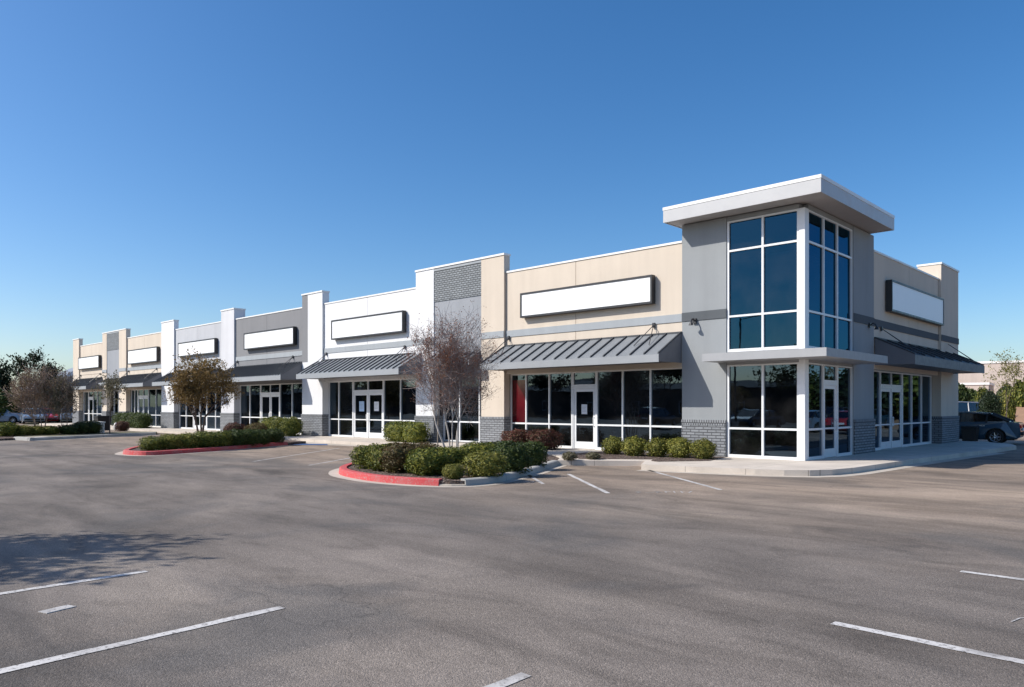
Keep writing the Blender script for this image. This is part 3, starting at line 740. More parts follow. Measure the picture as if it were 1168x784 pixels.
def shrub_mesh(seed, nleaf, size, power=2.6, lump=.16):
    """unit shrub: footprint radius .5, height 1, leaves spread through its outer shell over a twiggy core"""
    rng = random.Random(seed); m = MB(); off = Vector((seed*3.1, seed*1.7, 0))
    def surf(d):
        d = Vector(d).normalized()
        r = (abs(d.x)**power+abs(d.y)**power+abs(d.z)**power)**(-1/power)
        r *= 1+lump*mnoise.noise(d*2.2+off)+lump*.7*mnoise.noise(d*5.5+off)
        return d*r
    def place(q): return Vector((q.x*.5, q.y*.5, .5+q.z*.5))
    bm = bmesh.new(); bmesh.ops.create_icosphere(bm, subdivisions=3, radius=1)
    for v in bm.verts: v.co = place(surf(v.co)*.80)
    bm.verts.ensure_lookup_table(); m.mesh([v.co.copy() for v in bm.verts], [tuple(v.index for v in f.verts) for f in bm.faces]); bm.free()
    for _ in range(nleaf):
        d = Vector((rng.gauss(0, 1), rng.gauss(0, 1), rng.gauss(.15, 1)))
        if d.length < 1e-3: continue
        q = surf(d)*rng.choice((rng.uniform(.78, .98), rng.uniform(.9, 1.03), rng.uniform(.96, 1.10)))
        n = d.normalized()+Vector((rng.gauss(0, .6), rng.gauss(0, .6), rng.gauss(.25, .6)))
        p = place(q)
        if p.z < .01: p.z = rng.uniform(.01, .06)
        leafquad(m, p, n, size, rng)
    me = m.build('tmp', M['hedge']); d = me.data; bpy.data.objects.remove(me); return d
SHR = {}
def shrub_data(kind, seed, mat, n=2600, size=.075, power=2.6):
    k = (kind, seed, mat)
    if k not in SHR:
        d = shrub_mesh(seed, n, size, power); d.materials.clear(); d.materials.append(M[mat]); d.name = 'shrub'; SHR[k] = d
    return SHR[k]
def shrub(px, pyb, wpx, pyt, mat, label, cat='shrub', group=None, z=.11, seed=None, power=2.6, n=2600, size=.075, depthk=1.0, name='shrub', base=None):
    x, y = at(px, pyb, z) if base is None else base
    dp = depth_of(x, y); wd = wpx*dp/FPX; h = CAMZ+(HOR-pyt)*dp/FPX - z
    # visible base is the front edge: push the centre back by half its width
    x += FV[0]*wd*.42; y += FV[1]*wd*.42; s = (dp+wd*.42)/dp
    o = bpy.data.objects.new(name, shrub_data('s', (seed if seed is not None else int(px)) % 5, mat, n, size, power)); COL.objects.link(o)
    o.location = (x, y, z-.02); o.rotation_euler = (0, 0, (px*1.37) % 6.28); o.scale = (wd*s*1.08, wd*s*depthk*1.15, max(.15, h*1.02)*(1+.0))
    return tag(o, label, cat, group)
RZ = math.atan2(RV[1], RV[0])
G1 = 'shrubs on the near island'
shrub(420, 535, 36, 509, 'hedge', 'clipped green shrub at the left end of the near island', group=G1, power=3.2)
shrub(438, 538, 36, 508, 'hedge', 'clipped shrub with browning top, second from the left on the near island', group=G1, power=3.2)
shrub(458, 540, 42, 508, 'hedgebrown', 'browned clipped shrub in the front row of the near island', group=G1, power=3.2)
shrub(488, 543, 42, 513, 'hedge', 'bushy green shrub left of the smallest shrub on the near island', group=G1)
shrub(516, 547, 21, 530, 'round', 'smallest shrub on the near island, low tuft at the front edge', group=G1, seed=3)
shrub(551, 546, 42, 516, 'round', 'loose yellow-green shrub at the front right of the near island', group=G1)
shrub(583, 540, 38, 506, 'hedgedark', 'dark green clipped shrub, second from the right on the near island', group=G1, power=3.2)
shrub(607, 533, 28, 505, 'hedgedark', 'dark clipped shrub at the right end of the near island', group=G1, power=3.2)
shrub(545, 527, 36, 506, 'hedge', 'green shrub behind the loose yellow-green one on the near island', group=G1)
shrub(475, 528, 52, 507, 'hedgebrown', 'browned shrub in the back row left of the tree stems', group=G1, power=3)
shrub(447, 524, 40, 508, 'hedgebrown', 'rust-tinged shrub in the back row near the left end of the island', group=G1, power=3)
shrub(512, 530, 36, 511, 'hedge', 'low green shrub at the foot of the tree stems', group=G1, power=3)
shrub(570, 522, 40, 505, 'hedgedark', 'dark shrub in the back row before the red shrubs', group=G1, power=3)
G2 = 'red-leaved shrubs'
shrub(552, 508, 32, 491, 'barberry', 'dark red shrub at the left of the red pair before the brick pier', group=G2, z=.15, base=(-9.9, -1.6))
shrub(580, 509, 34, 491, 'barberry', 'red shrub at the right of the pair below the leftmost shop pane', group=G2, z=.15, base=(-8.9, -.75+-.5))
G3 = 'round shrubs before the tower pier'
for cx, yb, wd, yt, lb in ((700.5, 519, 22, 499, 'round shrub farthest left of the five before the window and tower pier'), (725.5, 521, 25, 499, 'round shrub second from left of the five before the window'),
                           (752, 522, 25, 500.5, 'round shrub in the middle of the five before the window'), (778, 523, 25, 500.5, 'round shrub fourth from left, before the left edge of the tower'),
                           (805, 524.5, 26, 502, 'round shrub farthest right, before the brick of the tower pier')):
    shrub(cx, yb, wd, yt, 'round', lb, group=G3, z=.15, power=2.1, seed=int(cx), n=2000, size=.085)
G4 = 'small tufts by the beige shop door'
shrub(650, 525.5, 15, 515.5, 'greygreen', 'small grey-green tuft left before the single shop door', 'plant', G4, z=.15, power=2, n=500, size=.16, name='small_plant')
shrub(677, 524.5, 15, 515.6, 'greygreen', 'small grey-green tuft right before the single shop door', 'plant', G4, z=.15, power=2, n=500, size=.16, name='small_plant')
G5 = 'clipped hedges along the shop fronts'
def hedge_row(xs, y, wd, h, mat, labels, dep=.9, z=.14):
    for x, lb in zip(xs, labels):
        o = bpy.data.objects.new('clipped_shrub', shrub_data('h', int(abs(x)*3) % 4, mat, 2400, .08, 4.0)); COL.objects.link(o)
        o.location = (x, y, z); o.rotation_euler = (0, 0, 0 if int(x*10) % 2 else pi); o.scale = (wd, dep, h); tag(o, lb, 'hedge', G5)
hedge_row([-17.95, -16.75], -.95, 1.28, .88, 'hedge', ['clipped shrub before the right window of the white shop', 'clipped shrub before the white pier behind the near tree'])
hedge_row([-29.0, -27.9, -26.8], -1.2, 1.15, .95, 'hedge', ['clipped yellow-green shrub left of three before the grey shop', 'middle clipped shrub of three before the grey shop', 'right clipped shrub of three, beside the white pier'], 1.0)
hedge_row([-51.0, -49.6, -48.2, -47.0], -1.4, 1.5, 1.05, 'hedgedark', ['far clipped shrub before the second beige shop door', 'far clipped shrub, second in the row before the second beige shop', 'far clipped shrub, third in the row before the second beige shop', 'far clipped shrub beside the white pier of the second beige shop'], 1.1)
G6 = 'shrubs on the middle island'
for i, (cx, yb, wd, yt, mt, lb) in enumerate(((169, 514.6, 22, 499, 'hedge', 'rounded green shrub at the left tip of the middle island'), (190, 513.5, 24, 496, 'round', 'yellow-green shrub second from the left tip of the middle island'),
        (209, 512.5, 24, 494.5, 'round', 'third shrub from the left tip, lit yellow-green'), (229, 511.5, 26, 493.5, 'hedge', 'shrub below the left side of the brown-leaved tree'),
        (248, 510.5, 22, 492.5, 'hedge', 'shrub below the right side of the brown-leaved tree'), (265, 509.5, 22, 491, 'hedgedark', 'dark shrub before the reddish one on the middle island'),
        (281, 508.5, 20, 490.5, 'hedgedark', 'dark shrub fourth from the right end of the middle island'), (295, 507.3, 18, 491, 'hedgedark', 'dark shrub second from the right end of the middle island'),
        (309, 506, 20, 490, 'hedgedark', 'dark shrub at the right end of the middle island'))):
    shrub(cx, yb, wd, yt, mt, lb, group=G6, power=3.2, seed=i)
shrub(252, 500, 20, 483, 'barberry', 'reddish brown shrub in the back row behind the tree stems', group=G6, power=3, base=(-27.3+1.5, -4.9)); shrub(271, 499, 22, 483.5, 'hedgebrown', 'brownish shrub in the back row right of the tree stems', group=G6, power=3, base=(-25.3+.5, -4.3))
G7 = 'hedge shrubs beside the far left trees'
for i, (cx, yb, wd, yt, mt, lb) in enumerate(((2, 498, 20, 483, 'hedge', 'hedge shrub at the left edge of the photo'), (18, 497.5, 20, 485.5, 'round', 'yellow-green hedge shrub before the silver car'), (35, 497, 20, 486, 'round', 'yellow-green hedge shrub left of the brown bare tree trunk'),
        (52, 496.5, 18, 486.5, 'hedge', 'hedge shrub between the two bare trees'), (74, 496, 20, 485, 'hedgedark', 'dark hedge shrub below the greyish bare tree'), (88, 495.5, 18, 482, 'hedgedark', 'dark hedge shrub second from the right end of the left hedge'), (100, 495, 18, 480.5, 'hedgedark', 'dark hedge shrub at the right end of the left hedge'))):
    shrub(cx, yb, wd, yt, mt, lb, group=G7, power=3.4, seed=i, n=1600, size=.10)
shrub(137, 492, 12, 481, 'barberry', 'dark red bush between two white boulders on the far island', group=None, power=2.4, n=900, size=.14)

# ---- trees
def grow(m, p, d, L, r, depth, rng, tips, spread=.55, up=.25, nseg=3, n=5, shrink=.72, kids=(2, 3), twig_min=.004):
    p = Vector(p); d = Vector(d).normalized()
    for i in range(nseg):
        d = (d+Vector((rng.gauss(0, .11), rng.gauss(0, .11), rng.gauss(up*.12, .08)))).normalized()
        q = p+d*(L/nseg); r2 = max(twig_min, r*(1-.3/nseg))
        m.tube(p, q, r, r2, n if depth > 1 else 3, 0, False); p, r = q, r2
        if depth <= 1: tips.append((p.copy(), d.copy()))
    if depth == 0: return
    for k in range(rng.randint(*kids)):
        a = d.orthogonal().normalized(); b = d.cross(a); th = rng.uniform(0, 2*pi); sp = spread*rng.uniform(.6, 1.35)
        nd = (d*cos(sp)+(a*cos(th)+b*sin(th))*sin(sp)+Vector((0, 0, up*.4))).normalized()
        grow(m, p, nd, L*shrink*rng.uniform(.75, 1.2), r*.68, depth-1, rng, tips, spread, up, nseg, n, shrink, kids, twig_min)

def clumps(m, tips, rng, per, rad, size, frac=1.0, flat=1.0):
    for p, d in tips:
        if per < 1 or rng.random() > frac: continue
        k = rng.randint(max(1, int(per*.5)), int(per*1.4))
        for _ in range(k):
            q = p+Vector((rng.gauss(0, rad), rng.gauss(0, rad), rng.gauss(0, rad*flat)))
            leafquad(m, q, (rng.gauss(0, 1), rng.gauss(0, 1), rng.gauss(.4, 1)), size, rng)

def fit_tree(tr, cr, height, radius):
    zs = [v[2] for v in tr.v+cr.v]; rs = sorted(math.hypot(v[0], v[1]) for v in (cr.v or tr.v))
    kz = height/max(zs); kr = radius/rs[int(len(rs)*.97)]
    for mb in (tr, cr):
        out = []
        for x, y, z in mb.v:
            t = min(1, max(0, z*kz/height*3)); k = kr*t+(1-t)*min(1, kr)
            out.append((x*k, y*k, z*kz))
        mb.v = out

def tree(loc, height, radius, label, seed, mat, bark='bark', stems=1, trunk_h=1.2, r0=.09, depth=4, per=14, crad=.22, lsize=.11, frac=1, lean=.25, spread=.55, up=.25, name='tree', group=None, kids=(2, 3), shrink=.74, cat='tree', z=.1, fill=0, low=.3, gap=-.08, flat=1.0):
    rng = random.Random(seed); tr = MB(); cr = MB(); tips = []
    ends = []
    for s in range(stems):
        if s: ends.append(len(tr.f))
        th = 2*pi*s/stems+rng.uniform(0, 1); ln = lean*rng.uniform(.5, 1.2) if stems > 1 else lean*.2
        d = Vector((cos(th)*ln, sin(th)*ln, 1)); p0 = Vector((cos(th)*.14, sin(th)*.14, -.1)) if stems > 1 else Vector((0, 0, -.1))
        grow(tr, p0, d, trunk_h*rng.uniform(.85, 1.15), r0*rng.uniform(.8, 1.1), depth, rng, tips, spread, up, 3, 6, shrink, kids)
    clumps(cr, tips, rng, per, crad, lsize, frac, flat)
    fit_tree(tr, cr, height, radius)
    if fill:                                   # leaf sprays between the limbs, thinned by noise so that gaps stay
        cz = height*(1+low)/2; hz = height*(1-low)/2; off = Vector((seed*.7, seed*.3, 1.0)); k = 0; n_try = 0
        while k < fill and n_try < fill*30:
            n_try += 1
            d = Vector((rng.gauss(0, 1), rng.gauss(0, 1), rng.gauss(0, 1))).normalized(); q = rng.random()**.45
            q *= 1+.22*mnoise.noise(d*2.1+off)+.12*mnoise.noise(d*5+off)
            c = Vector((d.x*radius*q, d.y*radius*q, cz+d.z*hz*q))
            if mnoise.noise(c*(2.6/radius)+off) < gap: continue
            for _ in range(7):
                leafquad(cr, c+Vector((rng.gauss(0, crad*.6), rng.gauss(0, crad*.6), rng.gauss(0, crad*.5*flat))), (rng.gauss(0, 1), rng.gauss(0, 1), rng.gauss(.4, 1)), lsize, rng)
            k += 1
    r = empty(name, (loc[0], loc[1], z), rng.uniform(0, 6.28) if stems == 1 else 0)
    ends = [0]+ends+[len(tr.f)]
    for a, b in zip(ends, ends[1:]):
        o_ = MB(); o_.v = tr.v; o_.f = tr.f[a:b]; o_.m = tr.m[a:b]; ob = o_.build('trunk', M[bark], r, smooth=True)
        if stems > 1:
            bm = bmesh.new(); bm.from_mesh(ob.data); bmesh.ops.delete(bm, geom=[v for v in bm.verts if not v.link_faces], context='VERTS'); bm.to_mesh(ob.data); bm.free()
    cr.build('crown', M[mat], r)
    return tag(r, label, cat, group)

# crape myrtle on the near island: pale stems, a haze of thin twigs, a few rusty leaves
cmx, cmy = at(516, 519, .11)
dp = depth_of(cmx, cmy)
def bare_tree(loc, height, radius, seed, stems, r0, trunk_h, depth, bark, twig, leafm, label, nl, lsize, name='crape_myrtle', lean=.3, z=.1, kids=(2, 4), group=None, split=.34, fill=0, low=.25, twr=.005, tl=2, spread=.5):
    rng = random.Random(seed); tr = MB(); tips = []; ends = []
    for s in range(stems):
        if s: ends.append(len(tr.f))
        th = 2*pi*s/stems+.4; ln = lean*rng.uniform(.45, 1.1)
        grow(tr, (cos(th)*.22, sin(th)*.22, -.1), (cos(th)*ln, sin(th)*ln, 1), trunk_h*rng.uniform(.9, 1.1), r0*rng.uniform(.8, 1.1), depth, rng, tips, spread, .30, 4, 6, .72, kids, .0045)
    cr = MB(); clumps(cr, tips, rng, nl, .07, lsize)
    fit_tree(tr, cr, height, radius)
    ends.append(len(tr.f))
    off = Vector((seed*.7, seed*.3, 1.0)); cz = height*(1+low)/2; hz = height*(1-low)/2; k = 0; n_try = 0
    while k < fill and n_try < fill*20:          # the haze of fine twigs
        n_try += 1
        d = Vector((rng.gauss(0, 1), rng.gauss(0, 1), rng.gauss(0, 1))).normalized(); q = rng.random()**.5*(1+.25*mnoise.noise(d*2.3+off)+.15*mnoise.noise(d*6+off))
        c = Vector((d.x*radius*q, d.y*radius*q, cz+d.z*hz*q))
        if mnoise.noise(c*(2.4/radius)+off) < -.12: continue
        dv = Vector((c.x/radius*.6+rng.gauss(0, .5), c.y/radius*.6+rng.gauss(0, .5), .55+rng.gauss(0, .4))).normalized(); L = radius*rng.uniform(.16, .42)
        e = c+dv*L*.55; e2 = e+(dv+Vector((rng.gauss(0, .35), rng.gauss(0, .35), .15))).normalized()*L*.45
        tw = twr*rng.uniform(.7, 1.2); tr.tube(c-dv*L*.3, e, tw, tw*.8, 3, 0, False); tr.tube(e, e2, tw*.8, tw*.5, 3, 0, False)
        for _ in range(rng.randint(0, tl)):
            leafquad(cr, e2+Vector((rng.gauss(0, .05), rng.gauss(0, .05), rng.gauss(0, .05))), (rng.gauss(0, 1), rng.gauss(0, 1), rng.gauss(.4, 1)), lsize, rng)
        k += 1
    # stems below, fine twigs above
    los = [MB() for _ in ends]; hi = MB(); zs = height*split
    for j, f in enumerate(tr.f):
        k = sum(tr.v[i][2] for i in f)/len(f); st = sum(1 for e in ends if j >= e)
        (los[st] if k < zs and st < len(los) else hi).poly([tr.v[i] for i in f])
    r = empty(name, (*loc, z))
    for lo in los: lo.build('trunk', M[bark], r)
    h = hi.build('branches', M[twig], r); cr.build('crown', M[leafm], r)
    return tag(r, label, 'tree', group)
bare_tree((cmx, cmy), CAMZ+(HOR-360)*dp/FPX-.1, 48*dp/FPX, 11, 5, .042, .95, 5, 'whitebark', 'twig', 'rust', 'multi-stemmed bare tree with pale stems and rusty twigs on the near island', 1.1, .045, kids=(2, 4), fill=2600, low=.22, twr=.005, tl=4, spread=.62, lean=.36)
m = MB(); m.tube((0, 0, -.1), (.02, .01, 1.55), .022, .02, 7); xx, yy = at(499, 519, .11)
tag(m.build('tree_stake', M['stake'], loc=(xx, yy, .1), fixn=True), 'thin wooden stake beside the pale stems on the near island', 'stake')

bx_, by_ = at(228, 500.5, .1)
dp = depth_of(bx_, by_); tree((bx_, by_), CAMZ+(HOR-402)*dp/FPX-.1, 37*dp/FPX, 'rounded tree with olive-brown autumn leaves on the middle island', 21, 'olive', 'bark', 4, 1.7, .13, 4, 10, .20, .13, 1, .22, .6, .22, name='autumn_tree', kids=(2, 4), fill=330, low=.36)
tx, ty = at(125, 496, .1)
dp = depth_of(tx, ty); tree((tx, ty), CAMZ+(HOR-424)*dp/FPX-.1, 17*dp/FPX, 'slim grey-green young tree on the far island', 31, 'greygreen', 'bark', 1, 1.9, .07, 4, 7, .16, .11, .9, .2, .5, .35, name='young_tree', fill=110, low=.42)
for px, py, top, hw, sd, mt, lb in ((45, 496, 419, 29, 41, 'dry', 'broad bare brown tree in the left planting strip'), (74, 496, 424, 15, 43, 'greygreen', 'greyish bare tree between the brown bare tree and the shops')):
    tx, ty = at(px, py, .1); dp = depth_of(tx, ty)
    bare_tree((tx, ty), CAMZ+(HOR-top)*dp/FPX-.1, hw*dp/FPX, sd, 4, .055, 1.1, 5, 'twigwarm', 'twigwarm', mt, lb, 2.4, .085, name='bare_tree', kids=(2, 4), group='bare trees in the left planting strip', lean=.42, fill=1100, low=.2, twr=.011, tl=3, spread=.62)

# trees far left behind the cars
def far_tree(px, dist, ytop, hwpx, label, sd, mat, **k):
    x, y = atd(px, dist); h = CAMZ+(HOR-ytop)*dist/FPX; kw = dict(per=16, crad=.5, lsize=.32, r0=.22, trunk_h=h*.24, depth=4, z=0)
    kw.update(k); return tree((x, y), h, hwpx*dist/FPX, label, sd, mat, 'bark', **kw)
far_tree(0, 82, 410, 11, 'dark cone-shaped evergreen at the left edge', 51, 'ever', per=10, up=.1, spread=.7, name='evergreen_tree', crad=.7, fill=420, low=.05)
GTT = 'tall trees behind the parked cars'
far_tree(25, 95, 402, 14, 'tall open-crowned evergreen left of the tallest tree', 52, 'ever', per=0, depth=3, trunk_h=5.2, shrink=.55, name='tall_tree', group=GTT, fill=110, low=.6, gap=.12, crad=.38)
far_tree(42, 97, 395, 7, 'tallest slender tree behind the parked cars', 53, 'ever', per=0, depth=3, trunk_h=5.6, shrink=.5, name='tall_tree', group=GTT, fill=60, low=.66, gap=.05, crad=.34)
far_tree(56, 90, 411, 9, 'dark bushy-topped tree behind the greyish bare tree', 54, 'ever', per=18, crad=.5, shrink=.5, trunk_h=3.6, fill=120, low=.5, name='tall_tree', group=GTT)
far_tree(12, 88, 446, 17, 'dark broad tree low behind the silver-blue car', 57, 'ever', fill=380, low=.08, gap=-.2)
far_tree(36, 92, 452, 20, 'dark broad tree behind the crown of the bare brown tree', 58, 'ever', fill=420, low=.08, gap=-.2)
far_tree(-18, 84, 420, 18, 'dark tree reaching in past the left edge', 60, 'ever', fill=420, low=.05, gap=-.2)
far_tree(73, 76, 446, 9, 'green tree before the orange wall beside the far shop', 55, 'mid', per=22, trunk_h=1.0, fill=120, low=.15)
far_tree(87, 84, 434, 8, 'rust-coloured tree beside the far end of the shops', 56, 'autumn', per=14, trunk_h=1.4, name='autumn_tree')
G8 = 'bushes behind the far left cars'
for i, (px, dp_, wd, yt, mt, lb) in enumerate(((2, 74, 34, 447, 'mid', 'bright green bush at the left edge behind the silver car'), (26, 80, 34, 455, 'ever', 'dark bush behind the silver car'), (50, 82, 36, 455, 'ever', 'dark bush behind the broad bare tree'), (76, 78, 32, 458, 'ever', 'dark bush behind the greyish bare tree'), (-16, 78, 36, 440, 'ever', 'dark bush reaching in from the left edge'), (95, 82, 24, 455, 'ever', 'dark bush beside the far end of the shops'))):
    x, y = atd(px, dp_); o = bpy.data.objects.new('bush', shrub_data('b', i % 3, mt, 2600, .11, 2.2)); COL.objects.link(o)
    wdm = wd*dp_/FPX; o.location = (x, y, -.1); o.scale = (wdm, wdm*.8, CAMZ+(HOR-yt)*dp_/FPX+.1); o.rotation_euler = (0, 0, px*.7); tag(o, lb, 'bush', G8)

# right background
G9 = 'bushes beyond the parked navy car'
for i, (px, dp_, wd, yt, mt, lb) in enumerate(((1094, 64, 20, 440, 'mid', 'green bush right of the building corner'), (1108, 66, 22, 446, 'mid', 'yellowish green bush below the pale building'), (1121, 62, 16, 444, 'hedge', 'bush between the pale building and the navy car'),
        (1128, 52, 20, 449, 'ever', 'dark bush just above the navy car roof'), (1150, 68, 26, 441, 'mid', 'green bush below the thin yellow-green tree'), (1166, 66, 26, 436, 'hedge', 'bush at the right edge of the photo'), (1148, 56, 16, 450, 'round', 'rounded olive bush low on the earth bank'), (1080, 70, 24, 438, 'mid', 'bush mostly hidden behind the shop corner'))):
    x, y = atd(px, dp_); o = bpy.data.objects.new('bush', shrub_data('b', i % 3, mt, 2600, .11, 2.2)); COL.objects.link(o)
    wdm = wd*dp_/FPX; o.location = (x, y, -.1); o.scale = (wdm, wdm, CAMZ+(HOR-yt)*dp_/FPX+.1); o.rotation_euler = (0, 0, px*.7); tag(o, lb, 'bush', G9)
x, y = atd(1147, 50); tree((x, y), CAMZ+(HOR-397)*50/FPX, 19*50/FPX, 'thin yellow-green tree rising above the navy car', 61, 'yellow', 'bark', 1, 1.8, .07, 4, 7, .22, .12, .8, .2, .5, .35, name='young_tree', z=0, fill=130, low=.35)
x, y = atd(1132, 47); tree((x, y), CAMZ+(HOR-446)*47/FPX, 12*47/FPX, 'small dark tree directly behind the navy car', 62, 'ever', 'bark', 1, .9, .06, 4, 14, .2, .12, z=0, name='small_tree', fill=160, low=.2)

# ------------------------------------------------------------------ far buildings
def house(name, loc, rz, L, D, H, rh, wallm, roofm, label, wins=4, cat='building', hip=True):
    r = empty(name, loc, rz); m = MB(); m.box(-L/2, L/2, -D/2, D/2, 0, H); m.build('wall', M[wallm], r, fixn=True)
    m = MB(); e = .4; z0 = H+.005
    if rh > .01:
        k = D/2 if hip else 0
        A = [(-L/2-e, -D/2-e, z0), (L/2+e, -D/2-e, z0), (L/2+e, D/2+e, z0), (-L/2-e, D/2+e, z0), (-L/2+k, 0, z0+rh), (L/2-k, 0, z0+rh)]
        m.mesh(A, [(0, 1, 5, 4), (2, 3, 4, 5), (1, 2, 5), (3, 0, 4), (3, 2, 1, 0)])
        m.mesh([(p[0], p[1], p[2]-.15) for p in A[:4]]+[A[i] for i in range(4)], [(0, 1, 5, 4), (1, 2, 6, 5), (2, 3, 7, 6), (3, 0, 4, 7)])
    else:
        m.box(-L/2-.1, L/2+.1, -D/2-.1, D/2+.1, z0, z0+.3)
    m.build('roof', M[roofm], r, fixn=True)
    for i in range(wins):
        x = -L/2+(i+.5)*L/wins
        f = MB(); f.box(x-.7, x+.7, -D/2-.06, -D/2-.002, 1.0, min(H-.4, 2.4)); fo = f.build('window', M['alu'], r, fixn=True)
        g = MB(); g.box(x-.62, x+.62, -D/2-.07, -D/2-.061, 1.08, min(H-.48, 2.32)); g.build('pane', M['carglass'], fo, fixn=True)
    return tag(r, label, cat)
x, y = atd(77, 112); house('house', (x, y, 0), .15, 11, 9, 3.6, 2.6, 'housebrown', 'shingle', 'house with a steep dark grey roof behind the far left trees', 3, 'house')
x, y = atd(86, 98); house('low_building', (x, y, 0), 0, 6, 5, 3.3, 0, 'orangewall', 'shingle', 'orange-red walled building beside the far end of the shops', 2)
x, y = atd(90, 150); house('warehouse', (x, y, 0), .05, 20, 18, 4.6, 5.2, 'housewall', 'paleroof', 'building with a big pale grey roof behind the far end of the shops', 4)
x, y = atd(1162, 105); house('commercial_building', (x, y, 0), .12, 30, 14, 7.5, 0, 'pinkwall', 'cap', 'long pale pinkish building beyond the bushes on the right', 6)
x, y = atd(1105, 98); house('shed', (x, y, 0), .1, 5, 6, 4.4, 0, 'pinkwall', 'cap', 'small pale-roofed building between the shop corner and the pale pinkish building', 1)

# ------------------------------------------------------------------ cars
def car_proto(name, paint, kind='sedan'):
    """nose towards +x, rests on z=0"""
    r = empty(name)
    L = 4.75; W = .90; wb = 1.36; wr = .335
    if kind == 'sedan':
        top = [(-2.30, .72), (-2.27, .98), (-1.75, 1.04), (.92, .98), (1.6, .92), (2.15, .78), (2.33, .62)]
        gh = [(-1.88, 1.03), (-1.08, 1.40), (-.2, 1.47), (.35, 1.43), (1.18, .97)]
    elif kind == 'suv':
        top = [(-2.30, .80), (-2.29, 1.08), (-1.9, 1.10), (.98, 1.08), (1.7, 1.03), (2.15, .92), (2.31, .70)]
        gh = [(-2.22, 1.08), (-1.95, 1.62), (-.4, 1.70), (.25, 1.64), (1.10, 1.07)]
    else:
        top = [(-2.38, 1.0), (-2.37, 1.22), (-1.9, 1.25), (1.2, 1.22), (1.9, 1.12), (2.25, .95), (2.36, .75)]
        gh = [(-2.33, 1.22), (-2.22, 2.02), (-.4, 2.08), (.85, 1.98), (1.55, 1.20)]
    pts = list(top)+[(2.36, .42), (2.2, .26)]
    def arch(cx):
        return [(cx+(wr+.07)*cos(a), max(.24, wr+(wr+.07)*sin(a))) for a in [radians(k) for k in (-14, 12, 38, 64, 90, 116, 142, 168, 194)]]
    pts += arch(wb)+[(0, .22)]+arch(-wb)+[(-2.2, .28), (-2.33, .42)]
    n = len(pts)
    def yy(z): return W-(.10*max(0, z-.72)/.4 if z > .72 else (.05*(.45-z)/.25 if z < .45 else 0))
    vs = [(x, -yy(z), z) for x, z in pts]+[(x, yy(z), z) for x, z in pts]
    m = MB(); m.mesh(vs, [tuple(range(n)), tuple(range(2*n-1, n-1, -1))]+[(i, n+i, n+(i+1) % n, (i+1) % n) for i in range(n)])
    body = m.build('body', paint, r, bevel=.035)
    for pl in body.data.polygons: pl.use_smooth = False
    m = MB(); m.box(-2.05, 2.05, -.70, .70, .2, .72); m.build('chassis', M['blackplastic'], r)
    # greenhouse: glass, pillars, roof
    k = len(gh); wt = W-.26; wbm = W-.10
    zmin = min(z for _, z in gh); zmax = max(z for _, z in gh)
    def gw(z): return wbm-(wbm-wt)*(z-zmin)/(zmax-zmin)
    m = MB()
    for s in (-1, 1): m.poly([(x, s*gw(z), z) for x, z in (gh if s < 0 else gh[::-1])])
    m.poly([(gh[-1][0], -gw(gh[-1][1]), gh[-1][1]), (gh[-1][0], gw(gh[-1][1]), gh[-1][1]), (gh[-2][0], gw(gh[-2][1]), gh[-2][1]), (gh[-2][0], -gw(gh[-2][1]), gh[-2][1])])
    m.poly([(gh[0][0], gw(gh[0][1]), gh[0][1]), (gh[0][0], -gw(gh[0][1]), gh[0][1]), (gh[1][0], -gw(gh[1][1]), gh[1][1]), (gh[1][0], gw(gh[1][1]), gh[1][1])])
    m.build('window', M['carglass'], r, fixn=True)
    m = MB()
    rf = gh[1:-1]
    up = [(x, s*(gw(z)+.015), z+.022) for x, z in rf for s in (-1, 1)]; lo = [(x, s*(gw(z)+.02), z-.05) for x, z in rf for s in (-1, 1)]
    q = len(rf)
    fs = [(2*i, 2*i+1, 2*i+3, 2*i+2) for i in range(q-1)]+[(2*q+2*i, 2*q+2*i+2, 2*q+2*i+3, 2*q+2*i+1) for i in range(q-1)]
    for s in (0, 1): fs += [(2*i+s, 2*i+2+s, 2*q+2*i+2+s, 2*q+2*i+s) for i in range(q-1)]
    fs += [(0, 1, 2*q+1, 2*q), (2*q-2, 2*q-1, 4*q-1, 4*q-2)]
    m.mesh(up+lo, fs); m.build('roof', paint, r, fixn=True)
    for s in (-1, 1):
        def P(x, z, o=.012): return Vector((x, s*(gw(z)+o), z))
        pm = paint if kind != 'sedan' else M['blackplastic']
        for (a, b), rr in (((gh[0], gh[1]), .055), ((gh[-1], gh[-2]), .035)): MB().tube(P(*a), P(*b), rr, rr*.8, 6).build('pillar', pm, r, fixn=True)
        for xx, t_ in ((.05, .5), (-1.0, .3)):
            zt_ = zmax-.06 if kind != 'sedan' or xx > -.5 else 1.38
            MB().tube(P(xx, zmin), P(xx-.03, zt_), .035, .03, 6).build('pillar', pm, r, fixn=True)

    wm = MB(); wm.lathe([(.19, -.09), (wr-.03, -.105), (wr, -.075), (wr, .075), (wr-.03, .105), (.19, .09)], 24, axis='y')
    rm = MB(); rm.lathe([(.0, -.07), (.05, -.08), (.07, -.06)], 12, axis='y'); rm.lathe([(.185, -.075), (.215, -.10), (.215, .08)], 24, axis='y')
    for i in range(7):
        a = 2*pi*i/7; rm.tube((cos(a)*.05, -.068, sin(a)*.05), (cos(a)*.20, -.085, sin(a)*.20), .026, .02, 5)
    hub = MB(); hub.lathe([(0, -.02), (.19, -.02)], 20, axis='y')
    w0 = None
